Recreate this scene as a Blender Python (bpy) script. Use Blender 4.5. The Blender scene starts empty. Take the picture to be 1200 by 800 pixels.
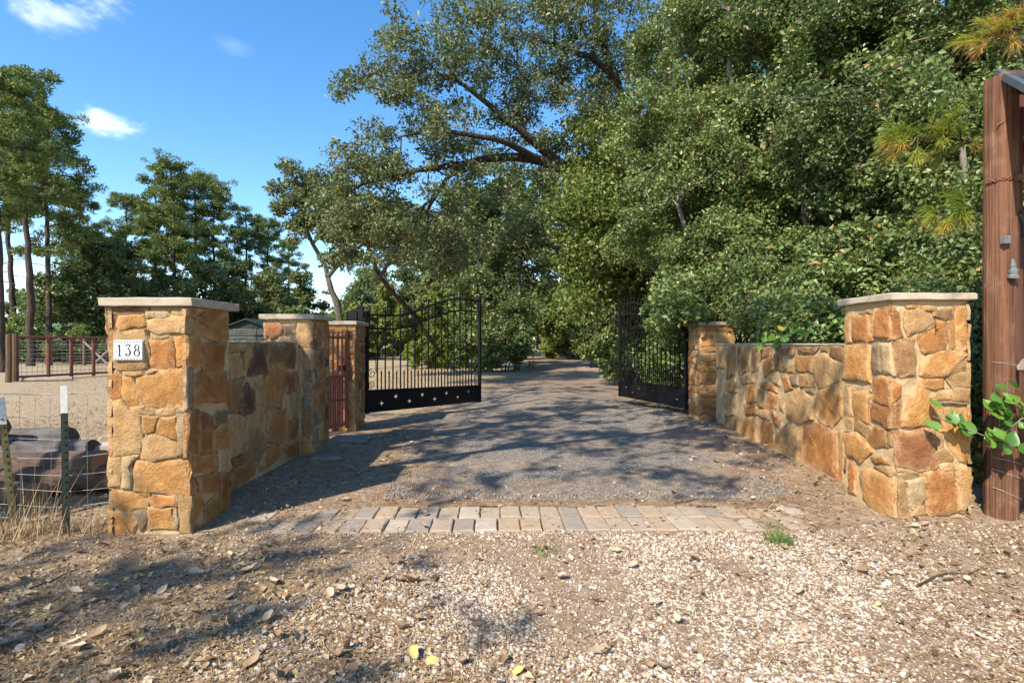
import bpy, math, random
import numpy as np
from mathutils import Vector, Matrix, noise

# ------------------------------------------------------------------ camera, sky, sun, exposure
SC = bpy.context.scene
COL = SC.collection
cam_d = bpy.data.cameras.new('camera'); CAM = bpy.data.objects.new('camera', cam_d); COL.objects.link(CAM)
CAM.location = (0, 0, 1.4); CAM.rotation_euler = (math.radians(90), 0, 0)
cam_d.sensor_width = 36; cam_d.lens = 18.3; cam_d.shift_y = 0.0017; cam_d.clip_start = 0.05; cam_d.clip_end = 3000
SC.camera = CAM
SUN_DIR = Vector((-0.445, -0.588, 0.675)).normalized()          # towards the sun
ELEV = math.asin(SUN_DIR.z); AZ = math.atan2(SUN_DIR.x, SUN_DIR.y)
SKY_STRENGTH = 0.15; SUN_STRENGTH = 4.3; EXPOSURE = 1.12
W = bpy.data.worlds.new('World'); SC.world = W; W.use_nodes = True
def world_nodes():
    nt = W.node_tree; nt.nodes.clear(); N = nt.nodes.new; L = nt.links.new
    out = N('ShaderNodeOutputWorld'); bg = N('ShaderNodeBackground'); bg.inputs[1].default_value = SKY_STRENGTH
    sky = N('ShaderNodeTexSky'); sky.sky_type = 'NISHITA'; sky.sun_disc = False
    sky.sun_elevation = ELEV; sky.sun_rotation = AZ; sky.air_density = 1.0; sky.dust_density = 0.2; sky.ozone_density = 1.0
    hs = N('ShaderNodeHueSaturation'); hs.inputs['Saturation'].default_value = 1.32; hs.inputs['Value'].default_value = .92
    L(sky.outputs[0], hs.inputs['Color'])
    tc = N('ShaderNodeTexCoord'); no = N('ShaderNodeTexNoise'); no.inputs['Scale'].default_value = 9; no.inputs['Detail'].default_value = 8
    no.inputs['Roughness'].default_value = 0.62
    mp = N('ShaderNodeMapping'); mp.inputs['Scale'].default_value = (1, 1, 2.2)
    L(tc.outputs['Generated'], mp.inputs[0]); L(mp.outputs[0], no.inputs['Vector'])
    cur = hs.outputs[0]
    # small fair-weather clouds, each round its own direction in the sky
    for (px, py, r, amt) in ((112, 148, .075, .75), (64, 14, .085, .36), (275, 55, .05, .06), (35, -40, .16, .7), (-260, 120, .12, .9), (1500, -60, .14, .8), (-500, -200, .22, .8)):
        d = Vector(((px-600)/610, 1, (402-py)/610)).normalized()
        vm = N('ShaderNodeVectorMath'); vm.operation = 'SUBTRACT'; vm.inputs[1].default_value = d
        nv = N('ShaderNodeVectorMath'); nv.operation = 'NORMALIZE'; L(tc.outputs['Generated'], nv.inputs[0]); L(nv.outputs[0], vm.inputs[0])
        sc_ = N('ShaderNodeVectorMath'); sc_.operation = 'MULTIPLY'; sc_.inputs[1].default_value = (1, 1, 2.3); L(vm.outputs[0], sc_.inputs[0])
        le = N('ShaderNodeVectorMath'); le.operation = 'LENGTH'; L(sc_.outputs[0], le.inputs[0])
        mr = N('ShaderNodeMapRange'); mr.inputs[1].default_value = 0; mr.inputs[2].default_value = r*1.5; mr.inputs[3].default_value = .34; mr.inputs[4].default_value = -.36
        L(le.outputs['Value'], mr.inputs[0])
        ad = N('ShaderNodeMath'); ad.operation = 'ADD'; L(mr.outputs[0], ad.inputs[0]); L(no.outputs['Fac'], ad.inputs[1])
        m2 = N('ShaderNodeMapRange'); m2.interpolation_type = 'SMOOTHSTEP'
        m2.inputs[1].default_value = .52; m2.inputs[2].default_value = .86; m2.inputs[3].default_value = 0; m2.inputs[4].default_value = amt; L(ad.outputs[0], m2.inputs[0])
        mx = N('ShaderNodeMixRGB'); mx.inputs[2].default_value = (6.4, 6.5, 6.7, 1); L(m2.outputs[0], mx.inputs[0]); L(cur, mx.inputs[1]); cur = mx.outputs[0]
    L(cur, bg.inputs[0]); L(bg.outputs[0], out.inputs[0])
world_nodes()
sun_d = bpy.data.lights.new('sun', 'SUN'); SUN = bpy.data.objects.new('sun', sun_d); COL.objects.link(SUN)
sun_d.energy = SUN_STRENGTH; sun_d.angle = math.radians(0.53); sun_d.color = (1, .91, .77)
SUN.rotation_euler = SUN_DIR.to_track_quat('Z', 'Y').to_euler(); SUN.location = (-20, -25, 30)
SC.view_settings.view_transform = 'Standard'; SC.view_settings.look = 'None'; SC.view_settings.exposure = EXPOSURE; SC.view_settings.gamma = 1
SC.render.engine = 'CYCLES'
SC.cycles.max_bounces = 8; SC.cycles.diffuse_bounces = 5; SC.cycles.transmission_bounces = 4; SC.cycles.transparent_max_bounces = 6

# ------------------------------------------------------------------ helpers
random.seed(7); RNG = np.random.default_rng(11)
def U(a, b): return random.uniform(a, b)
def tag(o, label, cat=None, group=None, kind=None):
    o['label'] = label
    if cat: o['category'] = cat
    if group: o['group'] = group
    if kind: o['kind'] = kind
    return o
def empty(name, loc, rz=0):
    o = bpy.data.objects.new(name, None); COL.objects.link(o); o.location = loc; o.rotation_euler = (0, 0, rz); o.empty_display_size = .1
    return o
def link(name, me, parent=None, loc=(0, 0, 0), rot=(0, 0, 0)):
    o = bpy.data.objects.new(name, me); COL.objects.link(o); o.location = loc; o.rotation_euler = rot
    if parent: o.parent = parent
    return o
def np_mesh(name, verts, faces, mat, k=3, tint=None, smooth=False):
    """mesh from numpy arrays; every face has k corners; tint = one float per vertex"""
    me = bpy.data.meshes.new(name); v = np.ascontiguousarray(verts, dtype=np.float32).reshape(-1, 3); f = np.ascontiguousarray(faces, dtype=np.int32).reshape(-1, k)
    me.vertices.add(len(v)); me.vertices.foreach_set('co', v.ravel())
    me.loops.add(f.size); me.loops.foreach_set('vertex_index', f.ravel())
    me.polygons.add(len(f)); me.polygons.foreach_set('loop_start', np.arange(0, f.size, k, dtype=np.int32))
    me.polygons.foreach_set('loop_total', np.full(len(f), k, dtype=np.int32))
    if smooth: me.polygons.foreach_set('use_smooth', np.ones(len(f), dtype=bool))
    me.update(calc_edges=True)
    if tint is not None:
        a = me.attributes.new('tint', 'FLOAT', 'POINT'); a.data.foreach_set('value', np.ascontiguousarray(tint, dtype=np.float32))
    if mat: me.materials.append(mat)
    return me
class MB:
    """collects shapes into one mesh"""
    def __init__(s): s.v = []; s.f = []
    def add(s, v, f):
        o = len(s.v); s.v += [tuple(p) for p in v]; s.f += [tuple(i+o for i in q) for q in f]; return s
    def box(s, x0, x1, y0, y1, z0, z1, j=0):
        P = [(x, y, z) for z in (z0, z1) for y in (y0, y1) for x in (x0, x1)]
        if j: P = [(a+U(-j, j), b+U(-j, j), c+U(-j, j)) for a, b, c in P]
        return s.add(P, [(0, 2, 3, 1), (4, 5, 7, 6), (0, 1, 5, 4), (2, 6, 7, 3), (0, 4, 6, 2), (1, 3, 7, 5)])
    def slab(s, x0, x1, y0, y1, z0, z1, b=.008, j=.003):
        """a box with bevelled edges, slightly uneven"""
        v = []; f = []
        rings = [(z0, b), (z0+b, 0), (z1-b, 0), (z1, b)]
        nx = max(2, int((x1-x0)/.09)); ny = max(2, int((y1-y0)/.09))
        for z, i in rings:
            X0, X1, Y0, Y1 = x0+i, x1-i, y0+i, y1-i
            r = [(X0+(X1-X0)*k/nx, Y0) for k in range(nx)]+[(X1, Y0+(Y1-Y0)*k/ny) for k in range(ny)]+[(X1-(X1-X0)*k/nx, Y1) for k in range(nx)]+[(X0, Y1-(Y1-Y0)*k/ny) for k in range(ny)]
            v += [(a+U(-j, j), c+U(-j, j), z+U(-j, j)*.6) for a, c in r]
        n = len(r)
        for k in range(3):
            for i in range(n): f.append((k*n+i, k*n+(i+1) % n, (k+1)*n+(i+1) % n, (k+1)*n+i))
        f.append(tuple(range(n))[::-1]); f.append(tuple(range(3*n, 4*n)))
        return s.add(v, f)
    def tube(s, pts, r, n=6, cap=True, wob=0):
        pts = [Vector(p) for p in pts]; m = len(pts); rr = r if isinstance(r, (list, tuple)) else [r]*m
        v = []; f = []; prev = None
        for i, p in enumerate(pts):
            d = (pts[min(i+1, m-1)]-pts[max(i-1, 0)])
            if d.length < 1e-9: d = Vector((0, 0, 1))
            d.normalize()
            if prev is None:
                a = d.cross(Vector((0, 0, 1)) if abs(d.z) < .9 else Vector((1, 0, 0))).normalized()
            else:
                a = (prev-d*prev.dot(d)); a = a.normalized() if a.length > 1e-6 else d.orthogonal().normalized()
            prev = a; b = d.cross(a)
            for k in range(n):
                t = 2*math.pi*k/n; q = rr[i]*(1+(U(-wob, wob) if wob else 0)); v.append(p+a*math.cos(t)*q+b*math.sin(t)*q)
        for i in range(m-1):
            for k in range(n): f.append((i*n+k, i*n+(k+1) % n, (i+1)*n+(k+1) % n, (i+1)*n+k))
        if cap: f.append(tuple(range(n))[::-1]); f.append(tuple(range((m-1)*n, m*n)))
        return s.add(v, f)
    def mesh(s, name, mat, smooth=False):
        me = bpy.data.meshes.new(name); me.from_pydata(s.v, [], s.f); me.update()
        if mat: me.materials.append(mat)
        if smooth: me.polygons.foreach_set('use_smooth', [True]*len(me.polygons))
        return me
    def build(s, name, mat, parent=None, loc=(0, 0, 0), rot=(0, 0, 0), smooth=False):
        return link(name, s.mesh(name, mat, smooth), parent, loc, rot)
def copy_tree(o, parent=None):
    c = o.copy(); COL.objects.link(c)
    if parent: c.parent = parent
    for ch in list(o.children): copy_tree(ch, c)
    return c
def sstep(a, b, x):
    t = min(1, max(0, (x-a)/(b-a))); return t*t*(3-2*t)
def nz(x, y, s=1.0, o=0.0): return noise.noise(Vector((x*s+o, y*s-o, o*.37)))

# ------------------------------------------------------------------ materials
def mat_new(name):
    m = bpy.data.materials.new(name); m.use_nodes = True; nt = m.node_tree; nt.nodes.clear()
    out = nt.nodes.new('ShaderNodeOutputMaterial'); b = nt.nodes.new('ShaderNodeBsdfPrincipled'); nt.links.new(b.outputs[0], out.inputs[0])
    return m, nt, b, out
def ramp(nt, fac, stops):
    r = nt.nodes.new('ShaderNodeValToRGB'); e = r.color_ramp.elements
    while len(e) < len(stops): e.new(.5)
    for i, (p, c) in enumerate(stops): e[i].position = p; e[i].color = (*c, 1)
    nt.links.new(fac, r.inputs[0]); return r.outputs[0]
def ntex(nt, vec, scale, detail=6, rough=.6, dist=0):
    n = nt.nodes.new('ShaderNodeTexNoise'); n.inputs['Scale'].default_value = scale; n.inputs['Detail'].default_value = detail; n.inputs['Roughness'].default_value = rough; n.inputs['Distortion'].default_value = dist
    if vec: nt.links.new(vec, n.inputs['Vector'])
    return n
def vtex(nt, vec, scale, feature='F1', rnd=1):
    n = nt.nodes.new('ShaderNodeTexVoronoi'); n.feature = feature; n.inputs['Scale'].default_value = scale; n.inputs['Randomness'].default_value = rnd
    if vec: nt.links.new(vec, n.inputs['Vector'])
    return n
def mixc(nt, fac, a, b, mode='MIX'):
    m = nt.nodes.new('ShaderNodeMixRGB'); m.blend_type = mode
    for i, x in enumerate((fac, a, b)):
        if isinstance(x, (int, float)): m.inputs[i].default_value = x
        elif isinstance(x, tuple): m.inputs[i].default_value = (*x, 1)
        else: nt.links.new(x, m.inputs[i])
    return m.outputs[0]
def mrange(nt, v, a, b, c=0, d=1):
    m = nt.nodes.new('ShaderNodeMapRange'); m.interpolation_type = 'SMOOTHSTEP'
    for i, x in enumerate((a, b, c, d)): m.inputs[i+1].default_value = x
    nt.links.new(v, m.inputs[0]); return m.outputs[0]
def bump(nt, h, dist, strength=1, normal=None):
    b = nt.nodes.new('ShaderNodeBump'); b.inputs['Distance'].default_value = dist; b.inputs['Strength'].default_value = strength; nt.links.new(h, b.inputs['Height'])
    if normal: nt.links.new(normal, b.inputs['Normal'])
    return b.outputs[0]
def coords(nt, kind='Object', scale=None, offs=False):
    tc = nt.nodes.new('ShaderNodeTexCoord'); o = tc.outputs[kind]
    if offs:
        oi = nt.nodes.new('ShaderNodeObjectInfo'); ml = nt.nodes.new('ShaderNodeMath'); ml.operation = 'MULTIPLY'; ml.inputs[1].default_value = 57.3; nt.links.new(oi.outputs['Random'], ml.inputs[0])
        ad = nt.nodes.new('ShaderNodeVectorMath'); ad.operation = 'ADD'; nt.links.new(o, ad.inputs[0]); nt.links.new(ml.outputs[0], ad.inputs[1]); o = ad.outputs[0]
    if scale:
        mp = nt.nodes.new('ShaderNodeMapping'); mp.inputs['Scale'].default_value = scale; nt.links.new(o, mp.inputs[0]); o = mp.outputs[0]
    return o
def attr(nt, name):
    a = nt.nodes.new('ShaderNodeAttribute'); a.attribute_name = name; return a.outputs['Fac']
def rough_mat(name, c1, c2, scale=8, rough=.85, bd=.004, c3=None, fine=60, offs=True, spec=.25):
    m, nt, b, _ = mat_new(name); v = coords(nt, 'Object', None, offs)
    n1 = ntex(nt, v, scale, 7, .65, .6); n2 = ntex(nt, v, fine, 4, .6)
    col = mixc(nt, mrange(nt, n1.outputs[0], .32, .68), c1, c2)
    if c3: n3 = ntex(nt, v, scale*1.9, 5, .6, .9); col = mixc(nt, mrange(nt, n3.outputs[0], .56, .72), col, c3)
    col = mixc(nt, mrange(nt, n2.outputs[0], .35, .7, 0, .35), col, tuple(x*.55 for x in c1))
    nt.links.new(col, b.inputs['Base Color']); b.inputs['Roughness'].default_value = rough; b.inputs['Specular IOR Level'].default_value = spec
    h = mixc(nt, .4, n1.outputs[0], n2.outputs[0]); nt.links.new(bump(nt, h, bd), b.inputs['Normal'])
    return m
def stone_mat(name, c1, c2, c3):
    m, nt, b, _ = mat_new(name); v = coords(nt, 'Object', None, True)
    oi = nt.nodes.new('ShaderNodeObjectInfo')
    n1 = ntex(nt, v, 5, 6, .62, .8); n2 = ntex(nt, v, 14, 7, .7, .4); n3 = ntex(nt, v, 70, 5, .65); n4 = ntex(nt, v, 9, 6, .7, 1.5)
    col = mixc(nt, mrange(nt, n1.outputs[0], .36, .64), c1, c2)
    col = mixc(nt, mrange(nt, n4.outputs[0], .55, .7, 0, .75), col, c3)
    col = mixc(nt, mrange(nt, n2.outputs[0], .38, .7, .38, 0), col, tuple(x*.42 for x in c2))
    col = mixc(nt, mrange(nt, n3.outputs[0], .5, .78, 0, .22), col, (.52, .42, .28))
    rm = nt.nodes.new('ShaderNodeMath'); rm.operation = 'MULTIPLY'; nt.links.new(attr(nt, 'rim'), rm.inputs[0]); nt.links.new(mrange(nt, n2.outputs[0], .40, .58, .1, .95), rm.inputs[1])
    col = mixc(nt, rm.outputs[0], col, mixc(nt, .42, (.52, .38, .215), c2))
    hv = nt.nodes.new('ShaderNodeHueSaturation'); nt.links.new(col, hv.inputs['Color'])
    mm = nt.nodes.new('ShaderNodeMapRange'); mm.inputs[3].default_value = .74; mm.inputs[4].default_value = 1.18; nt.links.new(oi.outputs['Random'], mm.inputs[0]); nt.links.new(mm.outputs[0], hv.inputs['Value'])
    nt.links.new(hv.outputs[0], b.inputs['Base Color']); b.inputs['Roughness'].default_value = .88; b.inputs['Specular IOR Level'].default_value = .22
    h = mixc(nt, .3, mixc(nt, .5, n2.outputs[0], n4.outputs[0]), n3.outputs[0]); nt.links.new(bump(nt, h, .04, 1), b.inputs['Normal'])
    return m
STM = {
 'g': stone_mat('stone_gold', (.47, .235, .072), (.39, .168, .045), (.52, .345, .16)),
 'o': stone_mat('stone_orange', (.43, .185, .05), (.35, .128, .034), (.50, .30, .125)),
 't': stone_mat('stone_tan', (.48, .30, .14), (.40, .22, .085), (.47, .235, .07)),
 'p': stone_mat('stone_pale', (.45, .325, .185), (.37, .245, .12), (.42, .24, .085)),
 'r': stone_mat('stone_rust', (.24, .085, .036), (.30, .12, .045), (.20, .11, .07)),
 'b': stone_mat('stone_brown', (.32, .175, .075), (.25, .12, .05), (.38, .2, .065)),
 'k': stone_mat('stone_dark', (.11, .062, .038), (.15, .08, .043), (.2, .12, .075)),
 'y': stone_mat('stone_grey', (.30, .215, .135), (.24, .16, .095), (.36, .225, .10)),
}
M_MORTAR = rough_mat('mortar', (.49, .355, .195), (.40, .265, .13), 7, .95, .018, (.53, .41, .26), 45)
M_CAP = rough_mat('limestone', (.44, .365, .275), (.37, .30, .22), 5, .9, .004, (.29, .235, .17), 55)
M_BLACK = rough_mat('black_iron', (.006, .006, .0065), (.011, .0105, .01), 6, .5, .0006, None, 40, False, .18)
M_RUST = rough_mat('rust_iron', (.27, .085, .05), (.20, .06, .036), 9, .7, .001, (.33, .14, .09), 60)
M_PIPE = rough_mat('rust_pipe', (.16, .055, .035), (.22, .085, .05), 6, .75, .001, None, 50)
M_GALV = rough_mat('galvanised_wire', (.30, .29, .27), (.22, .20, .17), 20, .5, .0004, None, 60, False, .5)
M_FIT = rough_mat('dull_zinc', (.17, .17, .17), (.11, .11, .105), 20, .5, .0006, None, 50, True, .4)
M_TPOST = rough_mat('dark_green_steel', (.018, .026, .020), (.03, .032, .024), 9, .5, .0006, None, 50)
M_MOSSY = rough_mat('mossy_steel', (.10, .085, .035), (.06, .05, .03), 12, .85, .002, (.16, .15, .07), 50)
M_WHITE = rough_mat('chipped_white_paint', (.62, .61, .58), (.5, .48, .44), 12, .7, .001, (.35, .33, .30), 60)
M_SIGN = rough_mat('glazed_white_tile', (.74, .75, .74), (.70, .71, .70), 6, .25, .0002, None, 40, False, .5)
M_INK = rough_mat('dark_glaze', (.016, .018, .03), (.022, .024, .035), 6, .3, .0001, None, 40, False, .5)
def wood_mat(name, c1, c2, c3, sx=22, sz=1.1, bd=.006, rough=.85):
    m, nt, b, _ = mat_new(name); v = coords(nt, 'Object', (sx, sx, sz), True); v2 = coords(nt, 'Object', None, True)
    n1 = ntex(nt, v, 1, 8, .7, .4); n2 = ntex(nt, v2, 5, 5, .6); n3 = ntex(nt, v, 3.2, 6, .7)
    col = mixc(nt, mrange(nt, n1.outputs[0], .33, .66), c1, c2); col = mixc(nt, mrange(nt, n2.outputs[0], .5, .75, 0, .8), col, c3)
    col = mixc(nt, mrange(nt, n3.outputs[0], .28, .46, .8, 0), col, tuple(x*.3 for x in c1))
    nt.links.new(col, b.inputs['Base Color']); b.inputs['Roughness'].default_value = rough; b.inputs['Specular IOR Level'].default_value = .2
    nt.links.new(bump(nt, mixc(nt, .5, n1.outputs[0], n3.outputs[0]), bd), b.inputs['Normal']); return m
M_POST = wood_mat('creosoted_timber', (.215, .10, .056), (.095, .045, .028), (.29, .165, .10), 19, .6, .03)
M_POLE2 = wood_mat('dark_timber', (.13, .055, .035), (.09, .04, .025), (.18, .09, .06))
M_GREYWOOD = wood_mat('weathered_grey_wood', (.30, .25, .21), (.21, .17, .14), (.36, .31, .26), 30, 2)
M_LOG = wood_mat('charred_log', (.075, .068, .064), (.13, .118, .11), (.035, .03, .027), 3, 18, .014)
M_LOGB = wood_mat('brown_log', (.075, .048, .034), (.115, .072, .048), (.035, .026, .02), 3, 18, .014)
M_LOGP = wood_mat('pale_log', (.36, .30, .25), (.28, .22, .18), (.42, .37, .32), 3, 14, .01)
M_CUT = rough_mat('cut_wood_end', (.34, .23, .14), (.24, .15, .09), 14, .9, .004)
M_FARWOOD = wood_mat('fence_timber', (.15, .085, .05), (.10, .06, .04), (.19, .12, .08), 20, 2)
def bark_mat(name, c1, c2, sc=9):
    m, nt, b, _ = mat_new(name); v = coords(nt, 'Object', (1, 1, .35), True)
    n1 = ntex(nt, v, sc, 7, .7, .5); n2 = vtex(nt, v, sc*1.6)
    col = mixc(nt, mrange(nt, n1.outputs[0], .35, .65), c1, c2); nt.links.new(col, b.inputs['Base Color'])
    b.inputs['Roughness'].default_value = .95; b.inputs['Specular IOR Level'].default_value = .1
    nt.links.new(bump(nt, mixc(nt, .5, n1.outputs[0], n2.outputs[0]), .04), b.inputs['Normal']); return m
M_BARK = bark_mat('oak_bark', (.045, .036, .03), (.085, .07, .058))
M_PBARK = bark_mat('pine_bark', (.05, .036, .029), (.09, .066, .053), 6)
M_GBARK = bark_mat('grey_oak_bark', (.075, .062, .05), (.125, .105, .085))
M_TWIG = bark_mat('pale_twig_bark', (.16, .13, .105), (.24, .20, .165))
def leaf_mat(name, stops, trans=.32, rough=.42, spec=.45, tcol=(.15, .21, .035)):
    m, nt, b, out = mat_new(name); col = ramp(nt, attr(nt, 'tint'), stops)
    nt.links.new(col, b.inputs['Base Color']); b.inputs['Roughness'].default_value = rough; b.inputs['Specular IOR Level'].default_value = spec
    if trans:
        tr = nt.nodes.new('ShaderNodeBsdfTranslucent'); nt.links.new(mixc(nt, .42, col, tcol), tr.inputs[0])
        mx = nt.nodes.new('ShaderNodeMixShader'); mx.inputs[0].default_value = trans; nt.links.new(b.outputs[0], mx.inputs[1]); nt.links.new(tr.outputs[0], mx.inputs[2]); nt.links.new(mx.outputs[0], out.inputs[0])
    return m
L_OAK = leaf_mat('oak_leaves', [(0, (0.076, 0.093, 0.038)), (.5, (0.141, 0.168, 0.068)), (.88, (0.247, 0.271, 0.110)), (1, (0.375, 0.271, 0.118))], .36, .42, .45)
L_THICK = leaf_mat('broad_leaves', [(0, (0.083, 0.119, 0.035)), (.5, (0.166, 0.223, 0.064)), (.88, (0.291, 0.349, 0.111)), (1, (0.498, 0.334, 0.127))], .38, .4, .5)
L_BRIGHT = leaf_mat('bright_leaves', [(0, (0.085, 0.122, 0.028)), (.5, (0.170, 0.221, 0.050)), (.9, (0.272, 0.314, 0.083)), (1, (0.374, 0.314, 0.088))], .42, .42, .45)
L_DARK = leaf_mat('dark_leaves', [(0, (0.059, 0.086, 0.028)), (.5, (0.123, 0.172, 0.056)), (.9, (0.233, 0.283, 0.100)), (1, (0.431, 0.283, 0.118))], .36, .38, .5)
L_SUN = leaf_mat('sunlit_shrub_leaves', [(0, (.12, .15, .03)), (.5, (.21, .25, .05)), (.9, (.30, .33, .08)), (1, (.36, .30, .09))], .45, .5, .3)  # brighter version of the bright leaf palette; sunlight is put into the colour
L_FAR = leaf_mat('far_leaves', [(0, (0.074, 0.096, 0.035)), (.5, (0.140, 0.173, 0.059)), (.9, (0.230, 0.263, 0.088)), (1, (0.329, 0.271, 0.112))], .36, .55, .3)
L_PINE = leaf_mat('pine_needles', [(0, (0.081, 0.113, 0.034)), (.5, (0.151, 0.200, 0.055)), (.9, (0.248, 0.297, 0.086)), (1, (0.355, 0.293, 0.103))], .3, .6, .2)
L_BOUGH = leaf_mat('yellowing_needles', [(0, (.10, .20, .025)), (.45, (.24, .32, .035)), (.75, (.48, .42, .06)), (1, (.52, .25, .06))], .4)
L_VINE = leaf_mat('vine_leaves', [(0, (.05, .13, .02)), (.5, (.10, .23, .035)), (.88, (.16, .30, .05)), (1, (.55, .38, .05))], .4, .4, .5, (.2, .4, .03))
L_DRY = leaf_mat('dry_leaves', [(0, (.085, .045, .025)), (.3, (.22, .13, .07)), (.55, (.36, .25, .15)), (.88, (.47, .38, .28)), (1, (.52, .40, .14))], .12, .7, .25, (.4, .25, .1))
L_STRAW = leaf_mat('dry_straw', [(0, (.20, .12, .06)), (.5, (.36, .25, .13)), (1, (.48, .38, .22))], .1, .8, .1, (.4, .3, .15))
L_GRASS = leaf_mat('green_grass', [(0, (.07, .14, .03)), (.6, (.13, .22, .05)), (1, (.25, .26, .09))], .3)
L_PEB = leaf_mat('pebble_stone', [(0, (.13, .085, .06)), (.2, (.27, .18, .12)), (.45, (.42, .32, .225)), (.7, (.47, .39, .30)), (.93, (.55, .49, .41)), (1, (.34, .31, .275))], 0, .7, .3)
L_CHIP = leaf_mat('grey_chippings', [(0, (.09, .085, .085)), (.5, (.19, .18, .175)), (1, (.36, .33, .29))], 0, .75, .3)

# ------------------------------------------------------------------ ground and driveway
def wall_right_x(y): return 3.13+(y-4.53)*.064
def g(x, y):
    h = .012*nz(x, y, .9)+.006*nz(x, y, 3.1, 5) if abs(x) < 12 and -2 < y < 20 else 0
    if 2.5 < y < 12: h += .085*sstep(2.0, 3.1, x)*(1-sstep(3.9, 5.5, x))*sstep(2.5, 3.6, y)*(1-sstep(10, 12, y))
    if 2.5 < y < 9.5: h += .04*(1-sstep(-2.5, -1.9, x))*sstep(3.9, 4.8, y)*(1-sstep(8, 9.5, y))
    h -= .05*(1-sstep(-.4, .6, (x-1.2*nz(x, y, .25))/4+2.0))*0
    return h
def gravel_mask(x, y):
    e = x-(-1.6+(y-2.1)*.72)+.35*nz(x, y, 1.3)
    m = sstep(-.55, .55, e)*(1-sstep(3.75, 3.95, y+.12*nz(x, y, 2.2)))
    m *= 1-.9*sstep(-.05, .42, nz(x, y, 1.35, 3)+.3*nz(x, y, 4.5, 8)+.18*sstep(1.5, 3, x)+.14*sstep(2.9, 3.7, y)-.02)
    m *= 1-.7*sstep(2.2, 3.2, x-.5*(3.2-y))
    return m
def drive_mid(y): return .70+.016*(y-5)+.05*max(0, y-12)-.0022*max(0, y-30)**2
def drive_half(y): return 2.0+.75*sstep(4.5, 9, y)-1.15*sstep(11, 26, y)
def mat_ground():
    m, nt, b, _ = mat_new('ground_dirt'); v = coords(nt, 'Object')
    n1 = ntex(nt, v, 1.4, 8, .65); n2 = ntex(nt, v, 9, 7, .7); n3 = ntex(nt, v, 70, 4, .7); nb = ntex(nt, v, .22, 6, .65)
    dirt = mixc(nt, mrange(nt, n1.outputs[0], .35, .65), (.18, .118, .08), (.265, .185, .128))
    dirt = mixc(nt, mrange(nt, n2.outputs[0], .42, .7), dirt, (.315, .24, .168))
    vl = vtex(nt, v, 26); chips = ramp(nt, vl.outputs['Color'], [(0, (.12, .07, .045)), (.35, (.25, .16, .095)), (.7, (.36, .26, .17)), (1, (.5, .43, .35))])
    dirt = mixc(nt, mrange(nt, n3.outputs[0], .42, .6, .1, .75), dirt, chips)
    straw = ramp(nt, n2.outputs[0], [(.25, (.16, .11, .065)), (.5, (.31, .235, .15)), (.72, (.41, .335, .235))])
    straw = mixc(nt, mrange(nt, n1.outputs[0], .5, .72, 0, .6), straw, (.19, .17, .075))
    straw = mixc(nt, mrange(nt, nb.outputs[0], .45, .7, 0, .6), straw, (.36, .285, .195))
    straw = mixc(nt, mrange(nt, n3.outputs[0], .5, .7, 0, .5), straw, chips)
    vg = vtex(nt, v, 52); gc = nt.nodes.new('ShaderNodeSeparateColor'); nt.links.new(vg.outputs['Color'], gc.inputs[0])
    gr = ramp(nt, gc.outputs[0], [(0, (.13, .08, .05)), (.3, (.28, .18, .11)), (.55, (.43, .31, .20)), (.8, (.52, .45, .36)), (1, (.6, .56, .5))])
    gr = mixc(nt, mrange(nt, vg.outputs['Distance'], .35, .7, 0, .6), gr, (.10, .06, .04))
    col = mixc(nt, attr(nt, 'straw'), dirt, straw); col = mixc(nt, attr(nt, 'gravel'), col, gr)
    nt.links.new(col, b.inputs['Base Color']); b.inputs['Roughness'].default_value = .95; b.inputs['Specular IOR Level'].default_value = .1
    h = mixc(nt, .5, n3.outputs[0], vl.outputs['Distance']); h2 = mixc(nt, attr(nt, 'gravel'), h, vg.outputs['Distance'])
    nt.links.new(bump(nt, h2, .02, .8), b.inputs['Normal']); return m
def mat_drive():
    m, nt, b, _ = mat_new('grey_gravel'); v = coords(nt, 'Object')
    n1 = ntex(nt, v, .8, 7, .65); n2 = ntex(nt, v, 7, 7, .7); vg = vtex(nt, v, 62); v2 = vtex(nt, v, 30); gc = nt.nodes.new('ShaderNodeSeparateColor'); nt.links.new(vg.outputs['Color'], gc.inputs[0])
    gr = ramp(nt, gc.outputs[0], [(0, (.085, .075, .066)), (.35, (.175, .155, .135)), (.7, (.26, .232, .20)), (.93, (.35, .305, .25)), (1, (.5, .42, .32))])
    gr = mixc(nt, mrange(nt, vg.outputs['Distance'], .4, .75, 0, .55), gr, (.05, .045, .04))
    sand = mixc(nt, mrange(nt, n2.outputs[0], .4, .65), (.22, .155, .105), (.36, .28, .20))
    gr = mixc(nt, mrange(nt, n1.outputs[0], .42, .66, 0, .8), gr, sand)
    gr = mixc(nt, mrange(nt, v2.outputs['Distance'], .08, .2, .8, 0), gr, (.28, .17, .095))
    dirt = mixc(nt, mrange(nt, n2.outputs[0], .42, .66), (.20, .125, .075), (.34, .245, .16))
    col = mixc(nt, attr(nt, 'edge'), gr, dirt)
    nt.links.new(col, b.inputs['Base Color']); b.inputs['Roughness'].default_value = .9; b.inputs['Specular IOR Level'].default_value = .18
    nt.links.new(bump(nt, mixc(nt, .3, vg.outputs['Distance'], n2.outputs[0]), .018, .9), b.inputs['Normal']); return m
def add_attr(me, name, vals):
    a = me.attributes.new(name, 'FLOAT', 'POINT'); a.data.foreach_set('value', np.array(vals, dtype=np.float32))
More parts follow.
